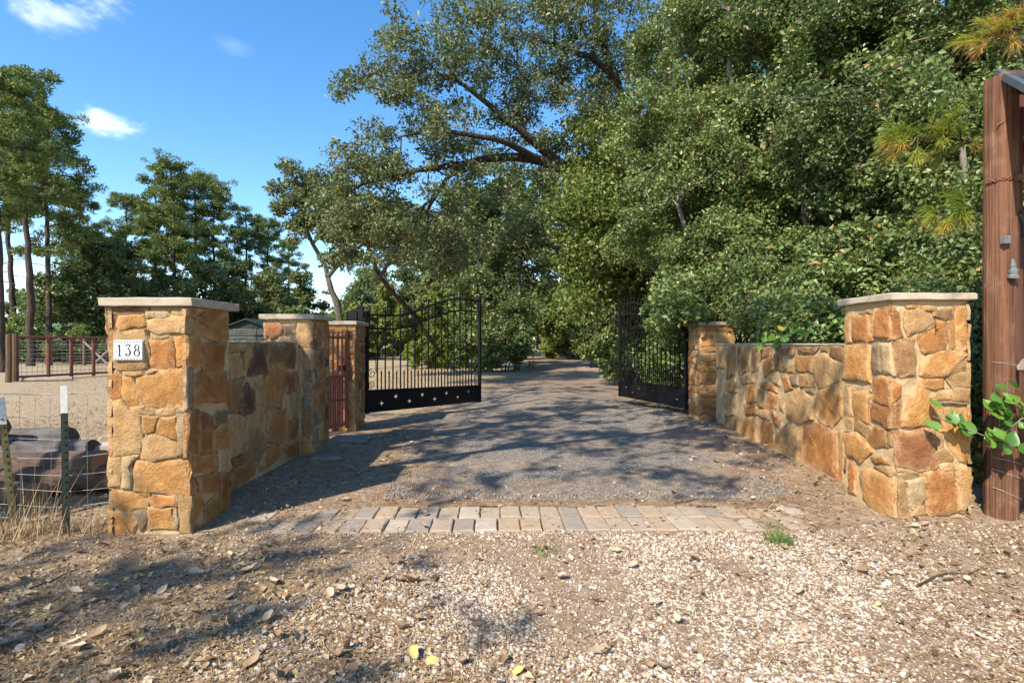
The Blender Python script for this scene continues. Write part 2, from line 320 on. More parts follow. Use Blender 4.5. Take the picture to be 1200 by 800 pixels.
def build_ground():
    n = 250; k = math.asinh(500); xs = [1.4*math.sinh(k*(2*i/n-1)) for i in range(n+1)]; ys = [3.0+1.4*math.sinh(k*(2*i/n-1)) for i in range(n+1)]
    V = []; A = []; B = []
    for y in ys:
        for x in xs:
            V.append((x, y, g(x, y)))
            near = abs(x) < 8 and y < 8 and y > -6
            A.append(gravel_mask(x, y) if near and y < 4.2 else 0)
            s = max(sstep(-2.9, -3.4, x) if False else 0, 0)
            left = 1-sstep(-3.6, -2.9, x+.3*(nz(x, y, .8) if near else 0))
            s = left*sstep(4.0, 5.0, y)
            s = max(s, (1-sstep(-1.9, -.9, x-.05*(y-10)+.5*(nz(x, y, .4) if y < 60 else 0)))*sstep(9.6, 10.8, y))
            s = max(s, .5*sstep(12, 30, y)); s = max(s, .7*(1-sstep(-.9, -.2, x+.8*(y-2.8)))*(.5+.5*nz(x, y, 1.7)) if near and y < 4 else 0)
            B.append(s)
    F = [(j*(n+1)+i, j*(n+1)+i+1, (j+1)*(n+1)+i+1, (j+1)*(n+1)+i) for j in range(n) for i in range(n)]
    me = np_mesh('ground', V, F, mat_ground(), 4, None, True); add_attr(me, 'gravel', A); add_attr(me, 'straw', B)
    tag(link('ground', me), 'dry brown earth with leaf litter, straw and pale gravel', 'ground', None, 'structure')
    V = []; E = []; rows = 260; cols = 40
    for j in range(rows+1):
        t = j/rows; y = 4.44+(66-4.44)*t**2.4
        for i in range(cols+1):
            s = 2*i/cols-1; mid = drive_mid(y); hf = drive_half(y)+.18*nz(s*.2, y, .9, 9)+.08*nz(s, y, 3, 4)
            x = mid+s*hf; yy = y+(.10*nz(x, y, 1.5, 2)+.05*nz(x, y, 6) if j < 4 else 0)
            V.append((x, yy, g(x, yy)+.005+.02*(1-s*s)*sstep(4.5, 5.6, yy)))
            e = max(sstep(.55, .98, abs(s)+.22*nz(x, y, 1.1)), (1-sstep(4.5, 5.25, y+.35*nz(x, y, 1.2)-.5*sstep(.5, -1.4, x)))); e = max(e, .8*sstep(9, 24, y)+.2*sstep(24, 40, y)); E.append(min(1, e))
    F = [(j*(cols+1)+i, j*(cols+1)+i+1, (j+1)*(cols+1)+i+1, (j+1)*(cols+1)+i) for j in range(rows) for i in range(cols)]
    me = np_mesh('driveway', V, F, mat_drive(), 4, None, True); add_attr(me, 'edge', E)
    tag(link('driveway', me), 'grey gravel driveway running through the open gates into the trees', 'driveway', None, 'structure')
build_ground()

# pavers: two rows of worn concrete bricks across the entrance
def build_pavers():
    pm = [rough_mat('paver_'+n, a, b_, 9, .9, .006, c, 60) for n, a, b_, c in (
        ('pale', (.38, .30, .22), (.31, .235, .165), (.24, .165, .105)), ('grey', (.25, .215, .18), (.30, .25, .20), (.2, .15, .11)), ('buff', (.34, .25, .165), (.39, .295, .20), (.23, .155, .095)), ('light', (.42, .355, .28), (.36, .29, .22), (.28, .2, .13)))]
    root = empty('paver_strip', (0, 0, 0)); tag(root, 'double row of worn concrete pavers laid across the driveway entrance', 'paving strip', None, 'structure')
    ang = .028; ca, sa = math.cos(ang), math.sin(ang)
    for row in range(2):
        x = -2.32+(.06 if row else 0)
        while x < 2.42:
            w = U(.158, .178); d = .28
            cx = x+w/2; cy = 3.84+row*.292+d/2+U(-.008, .008); lim = 2.42 if row else 2.28
            if cx < lim:
                px, py = cx*ca-(cy-4.1)*sa, 4.1+cx*sa+(cy-4.1)*ca+.012
                mb = MB(); mb.slab(-w/2+.006, w/2-.006, -d/2+.006, d/2-.006, -.05, .0, .007, .003)
                mb.build('paver', random.choice([pm[0], pm[0], pm[1], pm[2], pm[3], pm[2]]), root, (px, py, g(px, py)+.016+U(-.008, .006)-.018*sstep(.9, 2.0, abs(px+.1))*(1 if px < 0 else .55)), (U(-.012, .012), U(-.02, .02), ang+U(-.02, .02)))
            x += w
build_pavers()

# ------------------------------------------------------------------ stonework
STONES={
'l1_front':[('b',-11,1664,276,1664,278,1612,106,1606,-13,1612),('p',282,1629,446,1647,458,1594,376,1579,288,1582),('t',463,1641,575,1653,577,1600,516,1594,469,1606),('r',-17,1602,65,1602,69,1565,60,1489,7,1471,-20,1512),('g',77,1602,276,1606,280,1524,95,1495,65,1536),('t',288,1565,446,1588,569,1594,569,1524,545,1477,364,1471,294,1506),('p',311,1454,463,1465,463,1436,317,1424),('t',-5,1424,71,1483,276,1506,294,1401,294,1214,106,1202,19,1237),('o',311,1413,458,1424,481,1401,490,1219,364,1196,323,1214),('g',481,1448,577,1465,578,1237,504,1228,490,1389),('t',112,1190,264,1196,270,1161,118,1161),('p',276,1196,323,1208,370,1193,282,1167),('o',-5,1178,60,1193,95,1155,100,991,19,985,1,1085),('g',100,1149,177,1155,206,1015,153,974,106,991),('g',223,1149,399,1202,575,1208,578,921,399,933,241,938,212,1026),('g',118,968,206,1003,212,944,153,933),('t',165,927,247,933,253,880,194,874,159,903),('p',259,921,340,927,352,868,264,868),('t',352,915,493,923,487,868,358,868),('p',504,915,575,919,575,897,504,892),('t',7,971,106,977,165,901,241,866,241,749,237,597,13,573,3,772),('g',253,860,370,854,335,749,264,749),('g',387,854,493,860,504,690,346,743,362,807),('p',504,895,580,901,586,702,551,573,516,573),('t',340,735,510,658,510,567,329,544,247,562,264,702),('t',1,562,89,567,92,363,13,351,-11,445),('p',106,562,223,571,174,503,177,327,100,339),('g',212,532,592,550,586,286,434,298,194,322,188,445),('g',194,313,294,298,282,277,194,295),('g',30,327,141,310,282,267,282,199,141,175,24,210),('o',300,275,493,281,504,210,340,201,311,222),('g',1,158,165,164,212,93,165,-12,1,-6),('y',171,164,276,187,282,70,223,23,212,105),('g',300,190,463,193,475,46,288,41),('p',475,199,504,199,510,123,481,128),('p',481,114,513,117,510,35,483,35),('t',516,269,604,263,604,0,516,11),],
'l1_side':[('o',-22,1645,74,1640,84,1592,-22,1601),('b',98,1599,216,1636,463,1650,259,1549,114,1552),('g',216,1512,463,1624,540,1608,540,1441,463,1414,238,1438),('t',-22,1575,74,1568,195,1524,195,1450,-22,1473),('g',-22,1453,154,1450,175,1230,-22,1229),('o',191,1389,259,1401,487,1401,463,1191,191,1192),('o',74,1162,238,1183,523,1161,530,921,74,947,64,1080),('y',-22,1209,50,1199,50,926,-22,929),('o',-13,912,114,898,104,587,-13,576),('r',134,884,303,824,320,713,154,732,134,799),('o',134,724,303,697,281,550,134,562),('g',325,693,530,765,535,537,307,551),('y',393,850,530,832,516,774,347,741,314,809),('o',74,545,370,521,370,390,84,426),('p',393,540,555,520,555,346,404,376),('o',104,382,370,365,381,220,134,278),('b',6,525,58,513,64,309,10,301),('g',35,270,154,254,195,162,74,80,35,93),('g',206,146,347,179,393,185,393,-16,216,-6),('b',411,354,555,305,555,-17,416,16),('t',35,81,175,3,94,-23,35,-1),],
'left_wall':[('b',344,1290,508,1328,604,1206,545,1084,361,1077),('b',264,1383,744,1391,744,1291,615,1147,545,1324,326,1318),('k',807,1381,1061,1380,1080,1081,683,1081),('y',1099,1380,1505,1378,1533,1193,1146,1207),('y',1560,1378,1828,1377,1803,1107,1560,1123),('g',1146,1181,1538,1147,1494,874,1398,691,1006,749,1029,1021),('r',1571,1053,1822,1050,1840,843,1674,810,1560,856),('k',526,884,663,1007,786,917,829,730,623,707,508,743),('b',326,1052,623,1065,508,905,470,757,326,794),('t',812,996,974,1004,983,773,850,788),('b',319,759,615,695,576,356,326,372),('t',663,668,872,659,786,534,623,467),('t',894,722,996,719,1019,537,916,533),('g',1061,700,1605,642,1605,280,1398,278,1099,370),('b',1674,782,1914,758,1883,624,1703,618),('o',1651,502,1914,480,1883,277,1651,276),('b',872,556,1052,404,1099,289,916,202,663,249,604,370),('y',390,339,576,333,615,260,441,256),('o',397,248,663,229,854,171,820,81,397,62,354,162),('g',1146,297,1494,239,1494,122,951,90,916,181),('r',1538,230,1883,223,1914,50,1538,89),('b',1703,599,1883,599,1914,492,1674,515),('t',1864,1377,1990,1364,2041,1075,1852,1061),('g',1852,1036,2028,1039,2028,776,1883,790),],
'p2_front':[('r',15,1638,160,1658,232,1607,211,1503,98,1452,15,1503),('y',252,1617,387,1627,397,1524,263,1514),('t',407,1644,583,1652,583,1359,449,1348,403,1462),('y',201,1466,387,1476,397,1410,201,1410),('p',480,1323,598,1328,598,1217,493,1210),('t',476,1193,591,1200,591,1057,485,1057),('y',485,1033,598,1043,598,935,493,935),('y',480,910,603,915,603,775,493,775),('y',476,751,598,758,593,542,485,530),('b',471,505,598,517,593,296,476,284),('g',468,267,593,277,593,76,471,51),],
'r1_front':[('o',5,1673,47,1618,54,1528,80,1452,3,1440),('t',123,1642,225,1673,322,1606,313,1554,141,1458,117,1534),('g',228,1681,346,1679,322,1646,261,1647),('g',117,1684,213,1688,213,1674,129,1664),('b',324,1640,461,1661,467,1592,406,1578,324,1597),('g',481,1661,563,1667,585,1389,563,1353,499,1359,481,1558),('o',217,1449,334,1540,328,1577,410,1572,414,1353,261,1322,237,1353),('g',431,1562,473,1568,482,1377,439,1353),('b',14,1415,68,1425,177,1431,187,1159,80,1145,14,1186),('g',288,1314,394,1337,539,1343,573,1316,503,1244,418,1156,274,1144,222,1162,228,1232),('t',443,1214,563,1292,585,1196,575,1180,443,1150),('g',228,1087,274,1126,382,1126,386,1065,322,1047,249,1075),('t',433,1135,479,1169,581,1175,585,1069,467,1069),('t',385,1054,464,1054,458,978,346,972,324,1000),('t',475,1054,585,1060,585,957,475,966),('p',352,963,585,950,585,940,370,947),('o',5,1105,68,1071,71,1002,14,940,5,942),('o',3,935,30,926,78,972,60,771,3,765),('g',117,889,189,1025,225,1067,294,1022,380,889,376,805,274,783,83,772),('g',388,923,551,926,597,865,588,720,597,600,563,511,517,517,449,624,398,732),('r',22,730,129,725,237,754,324,730,332,648,322,566,376,515,344,463,201,439,47,469,34,600),('t',340,714,382,714,402,588,348,588),('t',332,563,398,597,464,551,455,505,385,515),('t',374,481,455,499,476,443,388,433),('o',252,418,464,434,495,286,501,129,298,95,270,129),('t',485,431,573,476,609,382,603,213,551,131,509,143,513,286),('p',119,356,235,380,253,237,177,146,135,177),('t',179,129,228,207,261,102,179,98),('t',49,380,102,356,126,177,150,83,51,71),('p',8,399,129,431,213,397,129,370),('t',47,452,189,428,199,404,56,435),],
'r1_left':[('o',194,1661,12,1671,12,1440,186,1441),('o',466,1624,247,1623,242,1429,445,1420),('t',572,1622,491,1618,482,1412,561,1412),('p',384,1664,238,1672,238,1638,368,1635),('g',565,1380,285,1385,247,1093,572,1086),('y',221,1392,143,1392,129,1179,221,1169),('p',117,1398,12,1399,12,1176,108,1168),('t',559,1040,491,1038,470,793,554,781),('g',445,982,275,1011,268,769,439,737),('p',408,1038,247,1065,247,1016,388,1000),('o',212,1125,111,1138,12,1110,12,938,39,923,219,955),('o',238,920,94,924,12,927,12,767,56,757,230,792),('t',425,747,294,760,249,693,310,651,433,672),('g',243,691,179,737,77,742,68,613,234,588,275,634),('g',593,615,412,646,294,592,242,538,368,429,550,449),('g',249,489,111,519,60,480,197,448),('o',529,410,443,402,433,136,518,139),('g',353,354,234,393,12,377,2,285,2,89,161,66,325,141),('t',212,427,60,450,12,427,12,396,126,402),('t',53,709,12,728,12,627,53,628),('t',576,773,449,764,474,659,565,657),],
'right_wall':[('t',4104,1333,3665,1336,3716,1017,4104,980),('b',3574,1337,3277,1339,3323,934,3624,846,3624,1126),('g',3726,757,3323,849,3231,672,3574,640),('b',3194,1340,2759,1350,2800,1034,3158,917),('t',3726,598,3323,637,3370,320,3675,243),('t',3726,211,3231,332,3185,86,3675,31),('g',2882,794,2563,848,2525,617,2849,556),('b',2687,1344,2414,1352,2451,1052,2687,1009),('t',3105,907,2719,976,2579,871,3018,796),('o',2975,512,2525,581,2451,445,2890,385),('g',3105,317,2488,404,2488,39,3061,19),('g',2378,895,2001,894,1881,804,2349,799),('t',2451,769,2167,781,2236,568,2421,560),('o',2107,772,1875,766,1937,599,2243,552),('g',2313,1164,2001,1231,1969,1076,2243,963),('p',2133,959,1844,1043,1813,892,1976,907),('b',1944,1261,1752,1278,1752,1086,1912,1065),('o',2349,394,2034,384,2034,28,2349,21),('r',2040,566,1813,472,1783,366,1976,432),('t',2421,503,2100,559,2133,437,2421,434),('t',1969,366,1770,343,1567,456,1308,446,1308,54,1681,8,1976,12),('b',2349,1341,2001,1349,2034,1256,2313,1206),('b',1944,1350,1418,1356,1472,1255,1850,1287),('g',1391,1260,1036,1256,1036,1098,1391,1079),('b',1339,1354,899,1362,1004,1290,1313,1297),('t',859,1363,726,1366,747,1318,859,1316),('b',688,1366,459,1372,459,1226,688,1274),('t',971,1258,781,1295,544,1186,524,1039,903,930,994,1072),('t',1729,1055,1440,1063,1413,1157,1699,1145),('y',1555,1033,1360,1050,1333,931,1500,905),('t',1313,1053,1013,1071,990,946,1287,909),('o',1729,983,1606,1004,1472,876,1670,837),('t',1391,878,1246,878,1060,804,1013,587,1339,501,1612,539,1584,774),('g',926,884,583,1000,486,886,486,696,655,572,903,603,971,742),('p',1236,891,1013,923,1013,873,1161,866),('t',1789,693,1664,731,1693,581,1819,619),('o',1261,478,912,555,548,515,548,76,903,77,1261,65),('t',528,529,440,581,440,68,497,63),],
}
def stone_mesh(poly, depth, mat, jit=.005):
    """a split-faced stone: outline (u,v) in metres, standing out by depth along +w with a worn edge"""
    n = len(poly); pts = []
    for i in range(n):
        a = Vector(poly[i]); b = Vector(poly[(i+1) % n]); L = (b-a).length; k = max(1, min(6, int(L/.052)))
        for s in range(k):
            p = a.lerp(b, s/k); pts.append(p+Vector((U(-jit, jit), U(-jit, jit))))
    c = sum(pts, Vector((0, 0)))/len(pts); m = len(pts); size = sum((p-c).length for p in pts)/m; sd = U(0, 99)
    tx, ty = U(-.05, .05), U(-.07, .05)
    def hgt(p): return depth*.9+(p.x-c.x)*tx+(p.y-c.y)*ty+.012*noise.noise(Vector((p.x*7, p.y*7, sd)))+.010*noise.noise(Vector((p.x*21, p.y*21, sd+9)))
    v = [(p.x-c.x, p.y-c.y, -.014) for p in pts]
    for ins in (0, None, .36, .70):
        for p in pts:
            if ins is None: k = min(.3, U(.009, .019)/size)
            else: k = ins
            q = p.lerp(c, k)
            if ins and ins > .3: q = q+Vector((U(-.05, .05), U(-.05, .05)))*size*.7
            z = depth*U(.30, .62) if ins == 0 else hgt(q)-(.0035 if ins is None else 0)
            v.append((q.x-c.x, q.y-c.y, z))
    v.append((0, 0, hgt(c)))
    f = []
    for r in range(4):
        for i in range(m): f.append((r*m+i, r*m+(i+1) % m, (r+1)*m+(i+1) % m, (r+1)*m+i))
    for i in range(m): f.append((4*m+i, 4*m+(i+1) % m, 5*m))
    return v, f, c, 2*m, [.9]*m+[.9]*m+[.8]*m+[.22]*m+[0]*(m+1)
def area2(poly): return sum(poly[i][0]*poly[(i+1) % len(poly)][1]-poly[(i+1) % len(poly)][0]*poly[i][1] for i in range(len(poly)))
def lay_stones(root, face, P0, d, nrm, core=.020, grow_=.014):
    """face: list of (colour, polygon); P0 = ground corner of the face relative to root, d = horizontal direction, nrm = outward"""
    d = Vector((d[0], d[1], 0)).normalized(); up = Vector((0, 0, 1)); nrm = Vector((nrm[0], nrm[1], 0)).normalized(); P0 = Vector((P0[0], P0[1], 0))
    flip = d.cross(up).dot(nrm) < 0
    for col, poly in face:
        if area2(poly) < 0: poly = poly[::-1]
        c0 = sum((Vector(p) for p in poly), Vector((0, 0)))/len(poly)
        poly = [tuple(Vector(p)+(Vector(p)-c0).normalized()*grow_) for p in poly]
        v, f, c, sm, rim = stone_mesh(poly, core+U(-.004, .012), STM[col], .009)
        V = [d*a+up*b+nrm*w for a, b, w in v]
        if flip: f = [q[::-1] for q in f]
        mb = MB(); mb.add(V, f)
        o = mb.build('stone', STM[col], root, P0+d*c.x+up*c.y-nrm*core); o.data.polygons.foreach_set('use_smooth', [k >= sm for k in range(len(f))]); add_attr(o.data, 'rim', rim)
RECOL = {'left_wall': {'b': 't', 'y': 'b'}, 'l1_side': {'b': 'o'}}
def unpack(name): return [(RECOL.get(name, {}).get(t[0], t[0]), [(t[i]/1000, t[i+1]/1000) for i in range(1, len(t), 2)]) for t in STONES[name]]
def random_face(w, z0, z1, pal='ggottpbyr'):
    out = []; z = z0
    while z < z1-.05:
        h = min(U(.12, .26), z1-z)
        if z1-z-h < .08: h = z1-z
        x = 0
        while x < w-.02:
            ww = min(U(.13, .34), w-x)
            if w-x-ww < .1: ww = w-x
            gp = .009
            def quad(a, b, c, e): return [(a+gp+U(0, .014), c+gp+U(0, .014)), ((a+b)/2, c+gp+U(-.004, .012)), (b-gp-U(0, .014), c+gp+U(0, .014)), (b-gp-U(0, .008), (c+e)/2), (b-gp-U(0, .016), e-gp-U(0, .016)), ((a+b)/2+U(-.03, .03), e-gp-U(-.004, .01)), (a+gp+U(0, .016), e-gp-U(0, .016)), (a+gp+U(0, .008), (c+e)/2)]
            if h > .17 and random.random() < .4:
                zz = z+h*U(.4, .6); out.append((random.choice(pal), quad(x, x+ww, z, zz))); out.append((random.choice(pal), quad(x, x+ww, zz, z+h)))
            else: out.append((random.choice(pal), quad(x, x+ww, z, z+h)))
            x += ww
        z += h
    return out
def core_mesh(x0, x1, y0, y1, z0, z1, d=None):
    """mortar body: a gridded box with an uneven trowelled surface"""
    mb = MB(); c = .021; X0, X1, Y0, Y1 = x0+c, x1-c, y0+c, y1-c
    nx = max(2, int((X1-X0)/.07)); ny = max(2, int((Y1-Y0)/.07)); nzz = max(2, int((z1-z0)/.07)); v = []; f = []
    for k in range(nzz+1):
        z = z0+(z1-z0)*k/nzz
        r = [(X0+(X1-X0)*i/nx, Y0) for i in range(nx)]+[(X1, Y0+(Y1-Y0)*i/ny) for i in range(ny)]+[(X1-(X1-X0)*i/nx, Y1) for i in range(nx)]+[(X0, Y1-(Y1-Y0)*i/ny) for i in range(ny)]
        v += [(a+U(-.006, .006), b+U(-.006, .006), z+(U(-.008, .008) if 0 < k < nzz else 0)) for a, b in r]
    n = len(r)
    for k in range(nzz):
        for i in range(n): f.append((k*n+i, k*n+(i+1) % n, (k+1)*n+(i+1) % n, (k+1)*n+i))
    f.append(tuple(range(nzz*n, (nzz+1)*n)))
    return mb.add(v, f)
def pillar(label, x0, x1, y0, y1, top, capt, faces, cap_o=.038):
    cx, cy = (x0+x1)/2, (y0+y1)/2; zg = g(cx, cy)
    root = empty('stone_pillar', (cx, cy, 0)); tag(root, label, 'pillar', 'stone pillars of the gateway')
    h = top-capt
    core_mesh(x0-cx, x1-cx, y0-cy, y1-cy, -.12, h-.002).build('mortar', M_MORTAR, root)
    mb = MB(); mb.slab(x0-cx-cap_o, x1-cx+cap_o, y0-cy-cap_o, y1-cy+cap_o, h, top, .007, .0035); mb.build('capstone', M_CAP, root)
    for face, side in faces:
        P0, d, nr, w = {'front': ((x0, y0), (1, 0), (0, -1), x1-x0), 'right': ((x1, y0), (0, 1), (1, 0), y1-y0), 'left': ((x0, y0), (0, 1), (-1, 0), y1-y0), 'back': ((x0, y1), (1, 0), (0, 1), x1-x0)}[side]
        st = unpack(face) if isinstance(face, str) and face in STONES else random_face(w, -.03, h-.004, face)
        lay_stones(root, st, (P0[0]-cx, P0[1]-cy), d, nr)
    return root
P1 = pillar('golden stone pillar with the house number, beside the wire fence', -2.96, -2.36, 3.81, 4.39, 1.732, .064, [('l1_front', 'front'), ('l1_side', 'right'), ('ggottpb', 'left')])
P4 = pillar('sunlit golden stone pillar beside the tall timber post', 2.867, 3.47, 3.93, 4.53, 1.779, .055, [('r1_front', 'front'), ('r1_left', 'left'), ('ggottpb', 'right')], .022)
p2f = unpack('p2_front')
P2 = pillar('shaded stone pillar with a round red stone, between the wall and the rusty small gate', -3.01, -2.42, 6.3, 6.9, 1.75, .06, [('p2_front', 'front'), ('gobbtky', 'right'), ('gbty', 'left')])
P3 = pillar('narrow-looking stone pillar between the rusty small gate and the black gate leaf', -3.02, -2.43, 8.05, 8.64, 1.742, .06, [('oggrt', 'front'), ('ogbrt', 'right'), ('gbty', 'left')])
P5 = pillar('stone pillar half buried under foliage, behind the black gate leaf across the driveway', 3.16, 3.75, 8.75, 9.34, 1.757, .06, [('btgbr', 'front'), ('gttpo', 'left')])
def stone_wall(name_label, A, B, thick, top, face, side):
    """A, B: ground line of the visible face; side = +1 when the body lies to -x of it"""
    A = Vector((*A, 0)); B = Vector((*B, 0)); d = (B-A).normalized(); L = (B-A).length; n = Vector((d.y, -d.x, 0))*side
    root = empty('stone_wall', A); tag(root, name_label, 'wall', 'low stone walls of the gateway')
    ang = math.atan2(d.y, d.x)
    body = core_mesh(0, L, 0, thick, -.12, top-.02) if side < 0 else core_mesh(0, L, 0, thick, -.12, top-.02)
    # local frame: x along d, y into the body
    bn = -n; V = [d*p[0]+bn*p[1]+Vector((0, 0, p[2])) for p in body.v]; f = body.f if d.cross(bn).z > 0 else [q[::-1] for q in body.f]
    mb = MB(); mb.add(V, f); mb.build('mortar', M_MORTAR, root)
    cp = MB(); cp.slab(0.03, L-.03, .004, thick-.004, top-.018, top, .006, .004); V = [d*p[0]+bn*p[1]+Vector((0, 0, p[2])) for p in cp.v]
    mb = MB(); mb.add(V, cp.f if d.cross(bn).z > 0 else [q[::-1] for q in cp.f]); mb.build('coping', M_CAP, root)
    lay_stones(root, face, (0, 0), d, n); return root
stone_wall('low shaded stone wall with large irregular brown stones behind the numbered pillar', (-2.55, 4.39), (-2.58, 6.3), .36, 1.42, unpack('left_wall')+[(random.choice('bgty'), [(u+.04, v) for u, v in q]) for c_, q in random_face(.26, .0, 1.38)], 1)
stone_wall('low sunlit stone wall under the overhanging bushes, right of the driveway', (3.13, 4.53), (3.40, 8.75), .36, 1.395, unpack('right_wall')+[(c_, [(u+.02, v) for u, v in q]) for c_, q in random_face(.40, .0, 1.36, 'ggto')], -1)

M_FLAG = rough_mat('flagstone_grey', (.24, .21, .17), (.18, .15, .12), 7, .9, .006, (.30, .25, .19), 50)
# flat stepping slabs at the foot of the second pillar
for k, (x, y, w, d, rz, lb) in enumerate(((-2.22, 6.25, .34, .24, .3, 'thin grey flagstone lying at the foot of the shaded stone pillar'), (-2.28, 7.35, .5, .42, .1, 'grey flagstone lying in front of the rusty small gate'))):
    mb = MB(); mb.slab(-w/2, w/2, -d/2, d/2, 0, .05, .01, .012); tag(mb.build('flagstone', M_FLAG, None, (x, y, g(x, y)-.012), (0, .03, rz)), lb, 'flagstone')

# ------------------------------------------------------------------ house number
def build_sign():
    root = empty('number_sign', (-2.79, 3.802, 1.278)); tag(root, 'white tile house number plate reading 138 on the stone pillar', 'sign')
    w, h = .205, .142
    mb = MB(); mb.slab(-w/2, w/2, -.022, .006, 0, h, .003, .0); mb.build('plate', M_SIGN, root)
    mb = MB(); mb.slab(-w/2-.006, w/2+.006, -.012, .004, -.006, h+.006, .003, .0005); mb.build('frame', M_CAP, root)
    y0, y1 = -.0245, -.0222
    for z in (.012, h-.012):
        n = 9
        for i in range(n):
            x = -w/2+.014+(w-.028)*i/(n-1); r = .0065
            mb = MB(); P = [(x-r, 0, z), (x, 0, z-r*.8), (x+r, 0, z), (x, 0, z+r*.8)]
            mb.add([(a, y0, c) for a, b, c in P]+[(a, y1, c) for a, b, c in P], [(0, 1, 2, 3), (0, 4, 5, 1), (1, 5, 6, 2), (2, 6, 7, 3), (3, 7, 4, 0)]); mb.build('border_diamond', M_INK, root)
    def ribbon(mb, pts):
        """pts: (x, z, half width) along the stroke"""
        L = []; R = []
        for i, (x, z, hw) in enumerate(pts):
            a = pts[max(i-1, 0)]; b = pts[min(i+1, len(pts)-1)]; d = Vector((b[0]-a[0], b[1]-a[1])); d = d.normalized() if d.length else Vector((1, 0)); nn = Vector((-d.y, d.x))*hw
            L.append((x+nn.x, z+nn.y)); R.append((x-nn.x, z-nn.y))
        n = len(pts); v = [(a, y0, c) for a, c in L]+[(a, y0, c) for a, c in R]+[(a, y1, c) for a, c in L]+[(a, y1, c) for a, c in R]; f = []
        for i in range(n-1): f += [(i, n+i, n+i+1, i+1), (i, i+1, 2*n+i+1, 2*n+i), (n+i+1, n+i, 3*n+i, 3*n+i+1)]
        f += [(0, 2*n, 3*n, n), (n-1, 2*n-1, 4*n-1, 3*n-1)]; mb.add(v, f)
    def arc(cx, cz, rx, rz, a0, a1, n, w0, w1=None):
        out = []
        for i in range(n+1):
            a = math.radians(a0+(a1-a0)*i/n); t = abs(math.cos(a)); out.append((cx+rx*math.cos(a), cz+rz*math.sin(a), w0+((w1 or w0)-w0)*t))
        return out
    zb, zt = .030, .112; s = .0
    digit = MB(); x = -.062
    ribbon(digit, [(x+.002, zb, .0052), (x+.002, zt-.004, .0052)]); ribbon(digit, [(x-.012, zt-.016, .0014), (x-.006, zt-.008, .003), (x+.006, zt, .002)]); ribbon(digit, [(x-.011, zb+.001, .0024), (x+.016, zb+.001, .0024)])
    digit.build('digit_one', M_INK, root)
    digit = MB(); x = .002; y0 -= 0
    ribbon(digit, [(x-.017, zt-.014, .0026), (x-.014, zt-.003, .0036), (x+.017, zt-.003, .0040)]); ribbon(digit, [(x+.017, zt-.004, .002), (x-.002, zb+.050, .002)])
    ribbon(digit, arc(x-.003, zb+.026, .0185, .0245, 92, -110, 16, .0018, .0058)); ribbon(digit, arc(x-.012, zb+.010, .0052, .0052, 0, 330, 8, .0032))
    digit.build('digit_three', M_INK, root)
    digit = MB(); x = .066
    ribbon(digit, arc(x, zb+.062, .0150, .0195, 0, 360, 18, .0016, .0044)); ribbon(digit, arc(x, zb+.022, .0185, .0225, 0, 360, 20, .0018, .0054))
    digit.build('digit_eight', M_INK, root)
build_sign()

